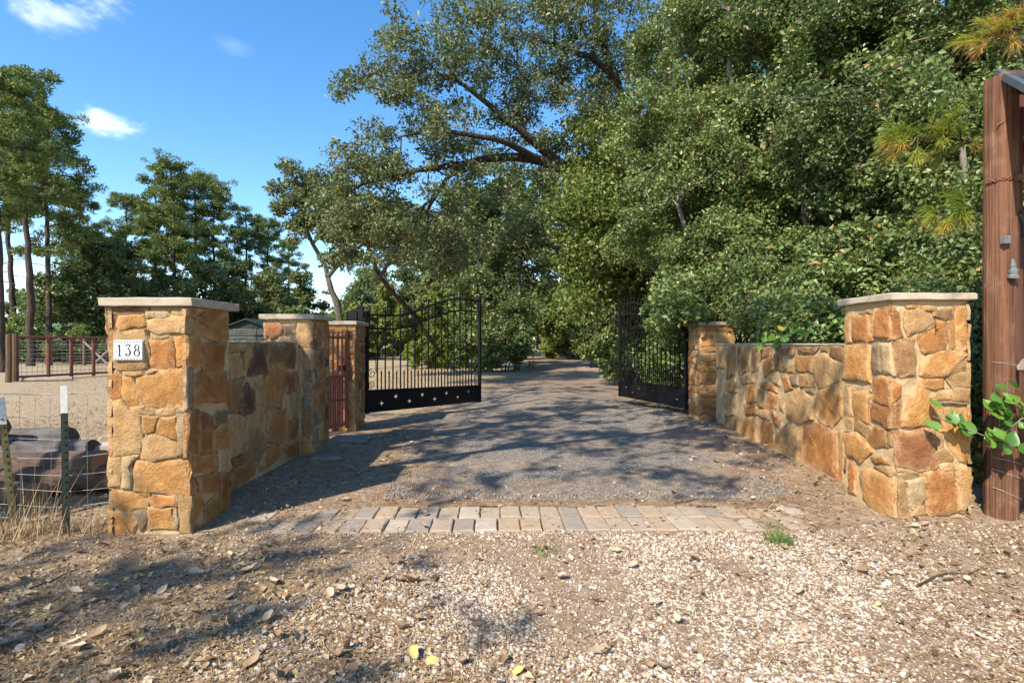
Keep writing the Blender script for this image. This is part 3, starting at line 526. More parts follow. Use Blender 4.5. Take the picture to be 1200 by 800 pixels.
# ------------------------------------------------------------------ the black driveway gates
def gate_top(u): return 1.885+.405*sstep(.17, .80, u)
def gate_low(u): return 1.652+.405*sstep(.17, .82, u)-.0
def panel_bottom(u): return .235-.037*u
def panel_top(u): return .585-.075*u
def build_gate_leaf(label, hinge, free, flip):
    hx, hy = hinge; dx, dy = free[0]-hx, free[1]-hy; L = math.hypot(dx, dy); rz = math.atan2(dy, dx)
    root = empty('driveway_gate', (hx, hy, 0), rz); tag(root, label, 'gate', 'black iron driveway gates')
    def bar(name, pts, r, n=4): return MB().tube(pts, r, n).build(name, M_BLACK, root)
    mb = MB(); mb.box(-.028, .028, -.028, .028, .2, 1.95); mb.build('hinge_post', M_BLACK, root)
    mb = MB(); mb.box(L-.027, L+.027, -.027, .027, .17, 2.335); mb.tube([(L, 0, 2.335), (L, 0, 2.36), (L, 0, 2.40)], [.03, .02, .004], 6); mb.build('end_post', M_BLACK, root)
    N = 28
    for nm, fn, r in (('top_rail', gate_top, .021), ('scroll_rail', gate_low, .019)):
        bar(nm, [(L*i/N, 0, fn(i/N)) for i in range(N+1)], r, 6)
    us = [.078+.0597*i for i in range(15)]
    for u in us:
        zt = gate_top(u)+.115; x = L*u; mb = MB(); mb.box(x-.0095, x+.0095, -.0095, .0095, panel_top(u)-.01, zt-.05)
        mb.tube([(x, 0, zt-.055), (x, 0, zt-.03), (x, 0, zt+.03)], [.010, .019, .002], 6, True); mb.build('picket', M_BLACK, root)
    u = .022; mb = MB(); x = L*.022; zt = gate_top(.022)+.115; mb.box(x-.0095, x+.0095, -.0095, .0095, gate_low(u), zt-.05); mb.tube([(x, 0, zt-.055), (x, 0, zt-.03), (x, 0, zt+.03)], [.010, .019, .002], 6); mb.build('picket', M_BLACK, root)
    for i in range(14):
        u = .108+.0597*i; x = L*u; zt = panel_top(u)+.335; mb = MB(); mb.box(x-.0085, x+.0085, -.0085, .0085, panel_top(u)-.01, zt-.05)
        mb.tube([(x, 0, zt-.055), (x, 0, zt-.03), (x, 0, zt+.025)], [.009, .017, .002], 6); mb.build('short_spear', M_BLACK, root)
    def spiral(cx, cz, r0, turns, a0, sgn, n=22):
        return [(cx+r0*(1-.78*i/n)*math.cos(a0+sgn*turns*2*math.pi*i/n), 0, cz+r0*(1-.78*i/n)*math.sin(a0+sgn*turns*2*math.pi*i/n)) for i in range(n+1)]
    for x0, dirn, hgt in ((.105, 1, 1.0), (L-.105, -1, .42)):
        pt = panel_top(x0/L); mb = MB()
        for cz, r, sg in ((pt+.30, .082, 1), (pt+.105, .07, -1)):
            if hgt < .5: cz = pt+(cz-pt)*.62; r *= .7
            mb.tube(spiral(x0, cz, r, 1.45, math.pi/2*sg+(0 if dirn > 0 else math.pi), sg*dirn), .0075, 5)
        if hgt > .5: mb.tube([(x0+.08, 0, pt+.31), (x0+.075, 0, pt+.5), (x0-.02, 0, pt+.66), (x0+.06, 0, pt+.84), (x0+.085, 0, pt+1.02)], .0075, 5)
        mb.build('scroll', M_BLACK, root)
    # sheet panel with cut-out four-pointed stars
    cu = [.11+.1103*i for i in range(8)]; edges = [0]+[(cu[i]+cu[i+1])/2 for i in range(7)]+[1]; v = []; f = []
    t = .006
    for k, u in enumerate(cu):
        a, b = edges[k]*L, edges[k+1]*L; zc = panel_bottom(u)+(panel_top(u)-panel_bottom(u))*(.36 if k % 2 == 0 else .66); x = u*L; R = .068; q = .0115
        outer = [(a, panel_bottom(edges[k])), ((a+b)/2, panel_bottom((edges[k]+edges[k+1])/2)), (b, panel_bottom(edges[k+1])), (b, zc), (b, panel_top(edges[k+1])), ((a+b)/2, panel_top((edges[k]+edges[k+1])/2)), (a, panel_top(edges[k])), (a, zc)]
        inner = [(x-q, zc-q), (x, zc-R), (x+q, zc-q), (x+R*.72, zc), (x+q, zc+q), (x, zc+R), (x-q, zc+q), (x-R*.72, zc)]
        o = len(v); v += [(p[0], -t, p[1]) for p in outer+inner]+[(p[0], t, p[1]) for p in outer+inner]
        for i in range(8):
            j = (i+1) % 8; f += [(o+i, o+j, o+8+j, o+8+i), (o+16+j, o+16+i, o+24+i, o+24+j), (o+8+i, o+8+j, o+24+j, o+24+i)]
    mb = MB(); mb.add(v, f); mb.build('star_panel', M_BLACK, root)
    for nm, fn in (('panel_rail', panel_top), ('bottom_rail', panel_bottom)): bar(nm, [(0, 0, fn(0)), (L, 0, fn(1))], .021, 4)
    return root
build_gate_leaf('black iron gate leaf swung open beside the rusty small gate, in front of the field', (-2.47, 8.85), (-.68, 10.9), 0)
build_gate_leaf('black iron gate leaf swung open in front of the bushes, beside the sunlit stone wall', (3.15, 9.42), (2.50, 12.06), 0)
def gate_post(label, x, y, motor):
    root = empty('gate_post', (x, y, 0)); tag(root, label, 'post', 'black gate posts')
    mb = MB(); mb.box(-.04, .04, -.04, .04, -.1, 2.0); mb.build('post', M_BLACK, root)
    mb = MB(); mb.box(-.05, .05, -.05, .05, 2.0, 2.02); mb.tube([(0, 0, 2.02), (0, 0, 2.07)], [.03, .006], 8); mb.build('post_cap', M_BLACK, root)
    if motor: mb = MB(); mb.slab(-.23, -.055, -.06, .08, 1.72, 1.94, .012, 0); mb.build('control_box', M_BLACK, root)
    for z in (.5, 1.5): mb = MB(); mb.box(.03, .075, -.02, .02, z, z+.06); mb.build('hinge', M_BLACK, root)
gate_post('black gate post with a small control box above the narrow stone pillar', -2.56, 8.82, True)
gate_post('black gate post holding the leaf in front of the bushes', 3.27, 9.52, False)

# ------------------------------------------------------------------ rusty pedestrian gate
def build_small_gate():
    hinge = (-2.55, 8.02); d = Vector((-.55, -.83)).normalized(); L = .98
    root = empty('pedestrian_gate', (hinge[0], hinge[1], 0), math.atan2(d.y, d.x)); tag(root, 'rust red iron pedestrian gate standing ajar between two stone pillars', 'gate')
    for x in (.0, L): mb = MB(); mb.box(x-.02, x+.02, -.02, .02, .10, 1.60); mb.build('frame_post', M_RUST, root)
    for z in (.14, .52, .88, 1.47): mb = MB(); mb.box(.02, L-.02, -.012, .012, z, z+.035); mb.build('rail', M_RUST, root)
    n = 11
    for i in range(n):
        x = .075+(L-.15)*i/(n-1); mb = MB(); mb.box(x-.008, x+.008, -.024, -.008+.02-.004, .12, 1.56); mb.tube([(x, -.006, 1.56), (x, -.006, 1.575), (x, -.006, 1.62)], [.009, .016, .003], 5); mb.build('bar', M_RUST, root)
    for i in range(n-1):
        x = .075+(L-.15)*(i+.5)/(n-1); mb = MB(); mb.box(x-.008, x+.008, -.022, .006, .12, .90); mb.build('short_bar', M_RUST, root)
    mb = MB(); mb.box(.0, .10, -.06, -.025, .98, 1.06); mb.tube([(.05, -.06, 1.02), (.05, -.10, 1.02), (.11, -.10, 1.02)], .01, 6); mb.build('latch', M_BLACK, root)
build_small_gate()

# ------------------------------------------------------------------ utility post and its roof
def build_post():
    root = empty('timber_post', (3.715, 3.95, 0)); tag(root, 'tall reddish timber pole standing beside the sunlit stone pillar', 'post'); root.scale = (.71, .71, 1)
    zg = g(3.72, 3.99); n = 72; v = []; f = []; rows = 60
    for k in range(rows+1):
        z = -.15+3.56*k/rows
        for i in range(n):
            a = 2*math.pi*i/n; r = .142+.006*math.sin(3*a+1)+.007*noise.noise(Vector((math.cos(a)*2.2, math.sin(a)*2.2, z*.8)))+.004*noise.noise(Vector((math.cos(a)*9, math.sin(a)*9, z*.4)))-.016*max(0, .75-abs(noise.noise(Vector((math.cos(a)*7+4, math.sin(a)*7, z*.28))))*5.5)*(.5+noise.noise(Vector((a*2, z*.8, 5))))
            r += .0035*noise.noise(Vector((math.cos(a)*26, math.sin(a)*26, z*1.1)))
            x, y = r*math.cos(a), r*math.sin(a)
            if .25 < a < 1.2 or a > 6.0: pass
            if x > .118: x = .118+(x-.118)*.3
            if k == rows: x *= .93; y *= .93
            tz = .02*noise.noise(Vector((x*14, y*14, 3))) if k == rows else 0
            v.append((x, y, z+tz))
    for k in range(rows):
        for i in range(n): f.append((k*n+i, k*n+(i+1) % n, (k+1)*n+(i+1) % n, (k+1)*n+i))
    f.append(tuple(range(rows*n, rows*n+n))); mb = MB(); mb.add(v, f); mb.build('pole', M_POST, root)
    def ring(z, tilt, r=.152, w=.0024):
        pts = []
        for i in range(17):
            a = math.pi+.35+(math.pi*1.35)*i/16; pts.append((r*math.cos(a), r*math.sin(a), z+tilt*math.cos(a)+U(-.003, .003)))
        return MB().tube(pts, w, 5)
    for z, t in ((.27, -.05), (.42, -.04), (.52, -.03), (.66, -.02), (.95, -.03), (1.24, -.02)): ring(z, t).build('wire_wrap', M_GALV, root)
    mb = MB()
    for k in range(2):
        pts = [(.155*math.cos(a), .155*math.sin(a), 2.62+.012*math.sin(a*9+k*3)) for a in [math.pi-.1+1.6*math.pi*i/26 for i in range(27)]]; mb.tube(pts, .006, 5)
    for i in range(9):
        a = math.pi+.2+i*.42; p = Vector((.158*math.cos(a), .158*math.sin(a), 2.62)); t = Vector((U(-1, 1), U(-1, 1), U(-1, 1))).normalized()*.025; mb.tube([p-t, p+t], .003, 4)
    mb.build('barbed_wire', M_PIPE, root)
    mb = MB(); mb.slab(-.135, -.075, -.18, -.13, 2.13, 2.19, .006, .001); mb.build('wire_bracket', M_FIT, root)
    mb = MB(); mb.tube([(-.035, -.165, 1.88), (-.035, -.168, 1.90), (-.035, -.17, 1.905), (-.035, -.168, 1.925), (-.035, -.17, 1.935), (-.035, -.167, 1.95), (-.035, -.165, 1.97), (-.035, -.16, 2.02)], [.05, .05, .034, .04, .04, .024, .026, .008], 10); mb.build('insulator', M_FIT, root)
    mb = MB(); mb.tube([(-.15, -.10, 3.02), (.0, -.16, 3.08), (.05, -.13, 3.10)], .006, 5); mb.build('spike', M_PIPE, root)
    mb = MB(); mb.tube([(.10, -.125, 2.36), (.06, -.15, 2.37), (.045, -.16, 2.33), (.065, -.155, 2.28), (.085, -.14, 2.24), (.11, -.12, 2.18)], .012, 6); mb.build('iron_hook', M_BLACK, root)
    # a second, shorter timber fixed behind
    r2 = empty('brace_timber', (4.05, 4.22, 0)); tag(r2, 'darker timber leaning close behind the tall reddish pole', 'post')
    MB().tube([(0, 0, -.1), (-.01, 0, 1), (-.02, 0, 2), (-.02, 0, 3.15)], [.09, .085, .082, .08], 12, True, .04).build('timber', M_POLE2, r2)
    MB().tube([(-.02, 0, 2.75), (.25, .05, 3.12), (.5, .1, 3.3)], [.05, .045, .045], 8).build('strut', M_POLE2, r2)
    MB().tube([(-.1, -.1, 2.72), (.2, -.25, 2.60), (.55, -.55, 2.5)], [.018, .014, .01], 6).build('splinter', M_GREYWOOD, r2)
    b = MB().tube([(3.70, 3.82, 2.61), (3.88, 3.80, 2.665), (4.3, 3.74, 2.78)], [.022, .024, .024], 8, True, .05).build('cross_rod', M_POST); tag(b, 'thin brown pole nailed across the tall reddish timber', 'rail')
    rail = empty('split_rail', (3.77, 3.78, 1.20)); tag(rail, 'weathered grey split rail ending against the tall reddish timber', 'rail')
    MB().tube([(-.05, -.03, .07), (.25, -.12, -.17), (.7, -.25, -.58), (1.25, -.42, -1.17)], [.085, .088, .085, .08], 10, True, .07).build('log', M_GREYWOOD, rail)
    # small shingled roof carried by the poles
    roof = empty('shingled_roof', (3.765, 4.02, 3.49)); tag(roof, 'corner of a small dark shingled roof with a grey metal edge on the tall pole', 'roof')
    e = Vector((1, -.05, .0)).normalized(); s = Vector((-.40, -.70, -.50)); sl = s.length; sd = s.normalized(); nn = e.cross(sd).normalized(); nn = nn if nn.z > 0 else -nn
    def slab(u0, u1, v0, v1, w0, w1):
        P = [e*u+sd*q+nn*w for w in (w0, w1) for q in (v0, v1) for u in (u0, u1)]; return P
    BF = [(0, 2, 3, 1), (4, 5, 7, 6), (0, 1, 5, 4), (2, 6, 7, 3), (0, 4, 6, 2), (1, 3, 7, 5)]
    mb = MB(); mb.add(slab(.02, 1.9, 0, sl, -.03, .0), BF); mb.build('decking', M_POLE2, roof)
    msh = rough_mat('asphalt_shingle', (.035, .03, .03), (.06, .048, .045), 14, .95, .004, (.08, .06, .05), 70)
    for k in range(5):
        u = 0.0
        while u < 1.85:
            w = U(.2, .3); mb = MB(); v0 = sl*k/5-.01; mb.add(slab(u+.002, u+w-.002, max(0, v0), sl*(k+1)/5+.01, .004+.004*(k % 2), .012+.004*(k % 2)+U(0, .002)), BF); mb.build('shingle', msh, roof); u += w
    mg = rough_mat('grey_metal_trim', (.085, .10, .115), (.06, .07, .08), 8, .4, .0005, None, 40, True, .5)
    mb = MB(); mb.add(slab(-.035, .018, -.02, sl+.03, -.022, .020), BF); mb.build('rake_trim', mg, roof)
    mb = MB(); mb.add(slab(.02, 1.9, sl+.004, sl+.03, -.055, .024), BF); mb.build('eave_trim', mg, roof)
    mb = MB(); mb.add(slab(.1, 1.8, .05, .15, -.14, -.032), BF); mb.build('ridge_beam', M_POLE2, roof)
    for u in (.12, .62, 1.12): mb = MB(); mb.add(slab(u, u+.05, .06, sl-.03, -.10, -.033), BF); mb.build('rafter', M_POLE2, roof)
    MB().tube([(1.75, .1, -3.6), (1.76, .1, -1.5), (1.75, .1, -.06)], [.11, .10, .10], 12, True, .04).build('roof_post', M_POLE2, roof)
    mb = MB(); mb.add([(p[0], p[1], p[2]) for p in [(a+.22, b+.16, c-.4) for c in (0, .3) for b in (0, .1) for a in (-.08, .16)]], BF); mb.build('block', M_POLE2, roof)
build_post()

# ------------------------------------------------------------------ wire fence and logs on the left
def build_wire_fence():
    root = empty('wire_fence', (-3.0, 3.95, 0)); tag(root, 'woven wire fence on steel stakes running out from the numbered pillar', 'fence')
    P = [(-.0, .0), (-.30, -.08), (-.80, .04), (-1.5, .10), (-2.6, .2), (-4.2, .3)]
    def at(u):
        for i in range(len(P)-1):
            a, b = Vector(P[i]), Vector(P[i+1]); L = (b-a).length
            if u <= L: return a.lerp(b, u/L)
            u -= L
        return Vector(P[-1])
    mb = MB(); tot = 4.1; zs = [.06, .16, .27, .39, .52, .66, .82, 1.0]
    for z in zs:
        pts = []; u = 0
        while u < tot: p = at(u); pts.append((p.x, p.y+.012*noise.noise(Vector((u*2, z*3, 0))), z+.045*math.exp(-u*2)+.016*noise.noise(Vector((u*1.3, z*5, 1))))); u += .16
        mb.tube(pts, .0022 if z < .99 else .0028, 4, False)
    u = .04; ver = MB()
    while u < tot:
        p = at(u); ver.tube([(p.x+.012*noise.noise(Vector((u*5, z*2, 2))), p.y+.01*noise.noise(Vector((u*3, z*4, 7))), z+.02*noise.noise(Vector((u, z, 1)))) for z in zs], .0018, 4, False); u += .148
    mb.build('line_wire', M_GALV, root); ver.build('stay_wire', M_GALV, root)
    def stake(x, y, top, lean, mat):
        st = empty('steel_stake', (x, y, g(x-3, 3.95+y)), 0); st.parent = root; st.rotation_euler = (lean[1], lean[0], .4)
        def tee(z0, z1): m_ = MB(); m_.box(-.021, .021, -.004, .004, z0, z1); m_.box(-.004, .004, .004, .034, z0, z1); return m_
        tee(-.3, top-.2).build('shaft', mat, st); tee(top-.2, top).build('painted_tip', M_WHITE, st)
        m_ = MB()
        for k in range(14): z = .1+k*.055; m_.box(-.006, .006, -.010, -.004, z, z+.014)
        m_.build('studs', mat, st)['kind'] = 'stuff'
    stake(-.28, -.12, 1.085, (-.012, 0), M_TPOST); stake(-.80, .02, .985, (-.07, .02), M_MOSSY); stake(-2.0, .1, 1.05, (.02, 0), M_TPOST)
build_wire_fence()
def build_logs():
    spec = [ # x0,y0,z0, x1,y1,z1, r, material, label
     (-6.6, 5.25, .12, -3.72, 4.75, .30, .125, M_LOGB, 'thick rusty brown log with a cut end in the middle of the heap'),
     (-6.8, 5.35, .28, -3.98, 4.95, .40, .085, M_LOG, 'long charred grey pole lying slanted on the log heap'),
     (-6.8, 5.6, .36, -4.45, 5.25, .46, .095, M_LOG, 'short dark grey pole on top of the heap by the photo edge'),
     (-7.0, 5.35, .54, -4.90, 4.98, .60, .10, M_LOG, 'round dark log end sticking out on top of the heap at the photo edge'),
     (-4.1, 5.0, .33, -3.12, 5.35, .36, .10, M_LOGP, 'pale barked log reaching toward the numbered pillar'),
     (-5.2, 4.62, .12, -3.12, 4.82, .20, .125, M_LOGB, 'brown log at the bottom of the heap touching the numbered pillar'),
     (-7.0, 4.75, .10, -4.05, 4.45, .10, .115, M_LOGB, 'low brown log at the front of the heap behind the stakes'),
     (-6.0, 4.9, .08, -4.3, 5.6, .12, .12, M_LOG, 'dark log buried low inside the heap')]
    for x0, y0, z0, x1, y1, z1, r, m, lb in spec:
        a = Vector((x0, y0, z0)); b = Vector((x1, y1, z1)); root = empty('log', a); tag(root, lb, 'log', 'logs heaped behind the wire fence')
        n = 30; k = 20; v = []; f = []; d = (b-a); dn = d.normalized(); s = dn.orthogonal().normalized(); t = dn.cross(s)
        for i in range(n+1):
            c = d*(i/n)
            for j in range(k):
                q = 2*math.pi*j/k; rr = r*(1+.16*noise.noise(Vector((math.cos(q)*1.5, math.sin(q)*1.5, i*.22+x0)))+.13*noise.noise(Vector((math.cos(q)*4, math.sin(q)*4, i*.12+y0)))+.07*noise.noise(Vector((math.cos(q)*9, math.sin(q)*9, i*.5+y0))))
                v.append(c+s*math.cos(q)*rr+t*math.sin(q)*rr)
        for i in range(n):
            for j in range(k): f.append((i*k+j, i*k+(j+1) % k, (i+1)*k+(j+1) % k, (i+1)*k+j))
        mb = MB(); mb.add(v, f); mb.build('bark', m, root)
        MB().add(v[n*k:], [tuple(range(k))]).build('cut_end', M_CUT if m is not M_LOG else m, root); MB().add(v[:k], [tuple(range(k))[::-1]]).build('cut_end', M_CUT if m is not M_LOG else m, root)
build_logs()

# ------------------------------------------------------------------ far field: pipe gate, timber fence, house, dark barn
def PXY(px, Y): return (px-600)/610*Y
def build_far():
    a = Vector((PXY(15, 19.3), 19.3)); b = Vector((PXY(150, 23.4), 23.4)); d = (b-a); L = d.length; rz = math.atan2(d.y, d.x)
    root = empty('pipe_gate', (a.x, a.y, 0), rz); tag(root, 'long rust red pipe gate filled with wire mesh across the field', 'gate')
    for k, x in enumerate((.08, L*.27, L*.46, L*.66, L*.86, L)): mb = MB(); mb.tube([(x, 0, .02), (x, 0, 1.66)], .065 if k else .06, 7); mb.build('upright', M_PIPE, root)
    for z in (1.63, .14): mb = MB(); mb.tube([(.05, 0, z), (L, 0, z)], .045, 7); mb.build('rail', M_PIPE, root)
    mb = MB(); x = .1
    while x < L: mb.tube([(x, 0, .15), (x, 0, 1.62)], .007, 3, False); x += .17
    z = .3
    while z < 1.6: mb.tube([(.08, 0, z), (L, 0, z)], .007, 3, False); z += .17
    mb.build('wire_mesh', M_GALV, root)
    posts = [(10, 18.6, 1.72, .09, 'stout timber gate post at the near end of the rust red pipe gate'), (17.5, 19.1, 1.75, .10, 'second dark timber post beside the stout timber gate post')]
    for px, Y, h, r, lb in posts:
        o = MB().tube([(0, 0, -.1), (.01, 0, h*.5), (0, .01, h)], [r*1.08, r, r*.95], 9, True, .05).build('gate_post', M_FARWOOD, None, (PXY(px, Y), Y, 0)); tag(o, lb, 'post', 'timber posts at the pipe gate')
    o = MB().tube([(0, 0, .06), (1.4, .5, .08)], [.09, .08], 7, True, .1).build('fallen_pole', M_GREYWOOD, None, (PXY(26, 18.9), 18.9, 0)); tag(o, 'pale fallen pole lying at the foot of the pipe gate', 'log')
    # far timber fence with braces
    fr = empty('field_fence', (PXY(-60, 33), 33, 0)); tag(fr, 'old timber and wire fence with diagonal braces beyond the pipe gate', 'fence'); x0 = PXY(-60, 33)
    for i in range(9):
        x = i*2.15; mb = MB(); mb.tube([(x, 0, -.1), (x, 0, 1.75)], .11, 7, True, .06); mb.build('post', M_FARWOOD, fr)
    for i, s in ((4, 1), (6, 1), (5, -1)): mb = MB(); mb.tube([(i*2.15, -.05, 1.5), (i*2.15+s*1.5, -.05, .1)], .06, 6); mb.build('brace', M_GREYWOOD, fr)
    mb = MB()
    for k in range(8): mb.tube([(0, 0, .2+k*.19), (8*2.15, 0, .2+k*.19)], .008, 3, False)
    mb.build('line_wire', M_GALV, fr)
    # dark brick-red shed low behind
    sh = empty('low_shed', (PXY(25, 40), 40, 0)); tag(sh, 'low dark shed with a green roof behind the pipe gate', 'shed')
    mdw = rough_mat('dark_boards', (.035, .026, .024), (.055, .035, .03), 3, .9, .005); mgr = rough_mat('green_metal_roof', (.10, .20, .085), (.13, .24, .11), 3, .5, .002)
    mb = MB(); mb.box(-6, 7, 0, 5, -.1, 1.9); mb.build('wall', mdw, sh); mb = MB(); mb.add([(-6.4, -.6, 1.9), (7.4, -.6, 1.9), (7.4, 5.6, 3.0), (-6.4, 5.6, 3.0), (-6.4, -.6, 2.0), (7.4, -.6, 2.0), (7.4, 5.6, 3.1), (-6.4, 5.6, 3.1)], [(0, 3, 2, 1), (4, 5, 6, 7), (0, 1, 5, 4), (1, 2, 6, 5), (2, 3, 7, 6), (3, 0, 4, 7)]); mb.build('roof', mgr, sh)
    for i in range(5): mb = MB(); mb.box(-5.5+i*2.7, -5.35+i*2.7, -.05, -.005, 0, 1.9); mb.build('upright', M_FARWOOD, sh)
    # grey-roofed house
    h = empty('house', (PXY(72, 62), 62, 0)); tag(h, 'distant low house with a pale grey roof between the pine trunks', 'house')
    mw = rough_mat('pale_siding', (.42, .40, .36), (.36, .34, .31), 3, .8, .004); mr = rough_mat('grey_roof', (.27, .27, .27), (.34, .33, .32), 3, .8, .004); mgl = rough_mat('dark_glass', (.02, .025, .03), (.03, .035, .04), 3, .12, .0005, None, 20, True, .6)
    mb = MB(); mb.box(-4, 5, 0, 7, -.1, 2.7); mb.build('wall', mw, h)
    mb = MB(); V = [(-4.6, -.7, 2.62), (5.6, -.7, 2.62), (5.6, 3.5, 4.6), (-4.6, 3.5, 4.6), (-4.6, 7.7, 2.62), (5.6, 7.7, 2.62)]; mb.add(V+[(a, b, c+.12) for a, b, c in V], [(0, 3, 2, 1), (3, 4, 5, 2), (6, 7, 8, 9), (9, 8, 11, 10), (0, 1, 7, 6), (4, 10, 11, 5), (0, 6, 9, 3), (3, 9, 10, 4), (1, 2, 8, 7), (2, 5, 11, 8)]); mb.build('roof', mr, h)
    for x in (-2.6, .2, 3.0):
        mb = MB(); mb.box(x-.6, x+.6, -.06, .02, .95, 2.15); w = mb.build('window', mw, h); mb = MB(); mb.box(x-.5, x+.5, -.075, -.062, 1.05, 2.05); mb.build('pane', mgl, w)
    # dark barn with a glazed gable over the left wall
    Y = 36; bx = PXY(290, Y); b_ = empty('barn', (bx, Y, 0)); tag(b_, 'dark green gabled barn with a glazed front beyond the shaded wall', 'barn')
    mdk = rough_mat('dark_green_siding', (.018, .028, .024), (.026, .036, .031), 3, .7, .003); mtr = rough_mat('pale_trim', (.15, .18, .175), (.11, .135, .13), 4, .6, .001)
    mb = MB(); mb.add([(-1.5, 0, -.1), (1.5, 0, -.1), (1.5, 0, 2.45), (0, 0, 3.0), (-1.5, 0, 2.45), (-1.5, 4, -.1), (1.5, 4, -.1), (1.5, 4, 2.45), (0, 4, 3.0), (-1.5, 4, 2.45)], [(0, 1, 2, 3, 4), (9, 8, 7, 6, 5), (0, 4, 9, 5), (1, 6, 7, 2)]); mb.build('wall', mdk, b_)
    mb = MB(); V = [(-1.7, -.25, 2.40), (0, -.25, 3.02), (1.7, -.25, 2.40)]; V2 = V+[(x, 4.25, z) for x, y, z in V]; V3 = V2+[(x, y, z+.1) for x, y, z in V2]; mb.add(V3, [(0, 1, 4, 3), (1, 2, 5, 4), (6, 9, 10, 7), (7, 10, 11, 8), (0, 6, 7, 1), (1, 7, 8, 2), (0, 3, 9, 6), (2, 8, 11, 5), (3, 4, 10, 9), (4, 5, 11, 10)]); mb.build('roof', mdk, b_)
    for i in range(4):
        x0 = -1.35+i*.68
        for z0, z1 in ((1.95, 2.38), (1.0, 1.85)):
            mb = MB(); mb.box(x0, x0+.64, -.04, -.004, z0, z1); w = mb.build('window', mtr, b_); mb = MB(); mb.box(x0+.03, x0+.61, -.055, -.042, z0+.04, z1-.04); mb.build('pane', mgl, w)
    mb = MB(); mb.box(-1.5, 1.5, -.07, -.005, .86, .95); mb.build('sill', mtr, b_)
build_far()

# ------------------------------------------------------------------ foliage
def unit(a): return a/np.maximum(np.linalg.norm(a, axis=1, keepdims=True), 1e-9)
def leaf_arrays(C, Nn, D, ln, wd, fold=.22, droop=.12):
    """folded four-corner leaves at C with normals Nn and directions D"""
    D = unit(D-Nn*np.sum(D*Nn, axis=1, keepdims=True)); S = np.cross(Nn, D); ln = ln[:, None]; wd = wd[:, None]
    a = C-D*ln*.5; b = C+D*ln*.5-Nn*ln*droop; l = C-D*ln*.06+S*wd*.5+Nn*wd*fold; r = C-D*ln*.06-S*wd*.5+Nn*wd*fold
    n = len(C); V = np.stack([a, r, b, l], axis=1).reshape(-1, 3); o = np.arange(n)[:, None]*4
    F = np.concatenate([o+np.array([[0, 1, 2]]), o+np.array([[0, 2, 3]])], axis=1).reshape(-1, 3)
    return V, F
def foliage_mesh(name, mat, cl, rad, n, ln, wd, up=.55, out=.5, rnd=.75, tint_c=None, flat=None, needle=False, seed=1):
    """n leaves spread through the clumps cl (K,3) with radii rad (K,3)"""
    r = np.random.default_rng(seed); K = len(cl); vol = rad.prod(axis=1)**.75; idx = r.choice(K, n, p=vol/vol.sum())
    d = unit(r.normal(size=(n, 3))); rr = r.random(n)**.42
    # ragged clump outline: every clump has a few lobes
    off = d*rr[:, None]*rad[idx]; C = cl[idx]+off+r.normal(size=(n, 3))*rad[idx]*.10
    outw = unit(off/np.maximum(rad[idx], .01)); N = unit(outw*out+np.array([0, 0, 1.])*up+r.normal(size=(n, 3))*rnd)
    if needle: D = unit(outw*.8+np.array([0, 0, .5])+r.normal(size=(n, 3))*.7); N = unit(np.cross(D, r.normal(size=(n, 3)))); N = np.where(N[:, 2:] < 0, -N, N)
    else: D = r.normal(size=(n, 3))+outw*.8-np.array([0, 0, .35])
    s = r.normal(1, .26, n).clip(.4, 1.8)*r.uniform(.75, 1.3, K)[idx]
    V, F = leaf_arrays(C, N, D, ln*s, wd*s*r.uniform(.8, 1.2, n))
    tc = r.random(K)*.5 if tint_c is None else tint_c
    t = (tc[idx]*.62+r.random(n)*.6*.9+.02).clip(0, 1)
    t = np.where(r.random(n) < .025, 1.0, np.minimum(t, .93))
    return np_mesh(name, V, F, mat, 3, np.repeat(t, 4))
def clumps_in(ells, seed, gap=.0, gs=.6):
    """clump centres inside ellipsoids (cx,cy,cz,rx,ry,rz,count); gap > 0 leaves noise-shaped holes"""
    r = random.Random(seed); out = []
    for cx, cy, cz, rx, ry, rz, n in ells:
        k = 0; tries = 0
        while k < n and tries < n*12:
            tries += 1
            v = Vector((r.gauss(0, 1), r.gauss(0, 1), r.gauss(0, 1))).normalized()*(r.random()**.36)
            v = v*(1+.55*noise.noise(v*1.9+Vector((seed*1.7, cx, cz)))); p = Vector((cx+v.x*rx, cy+v.y*ry, cz+v.z*rz))
            if gap and noise.noise(p*gs+Vector((seed, 0, 0))) < -.35+gap: continue
            out.append(p); k += 1
    return out
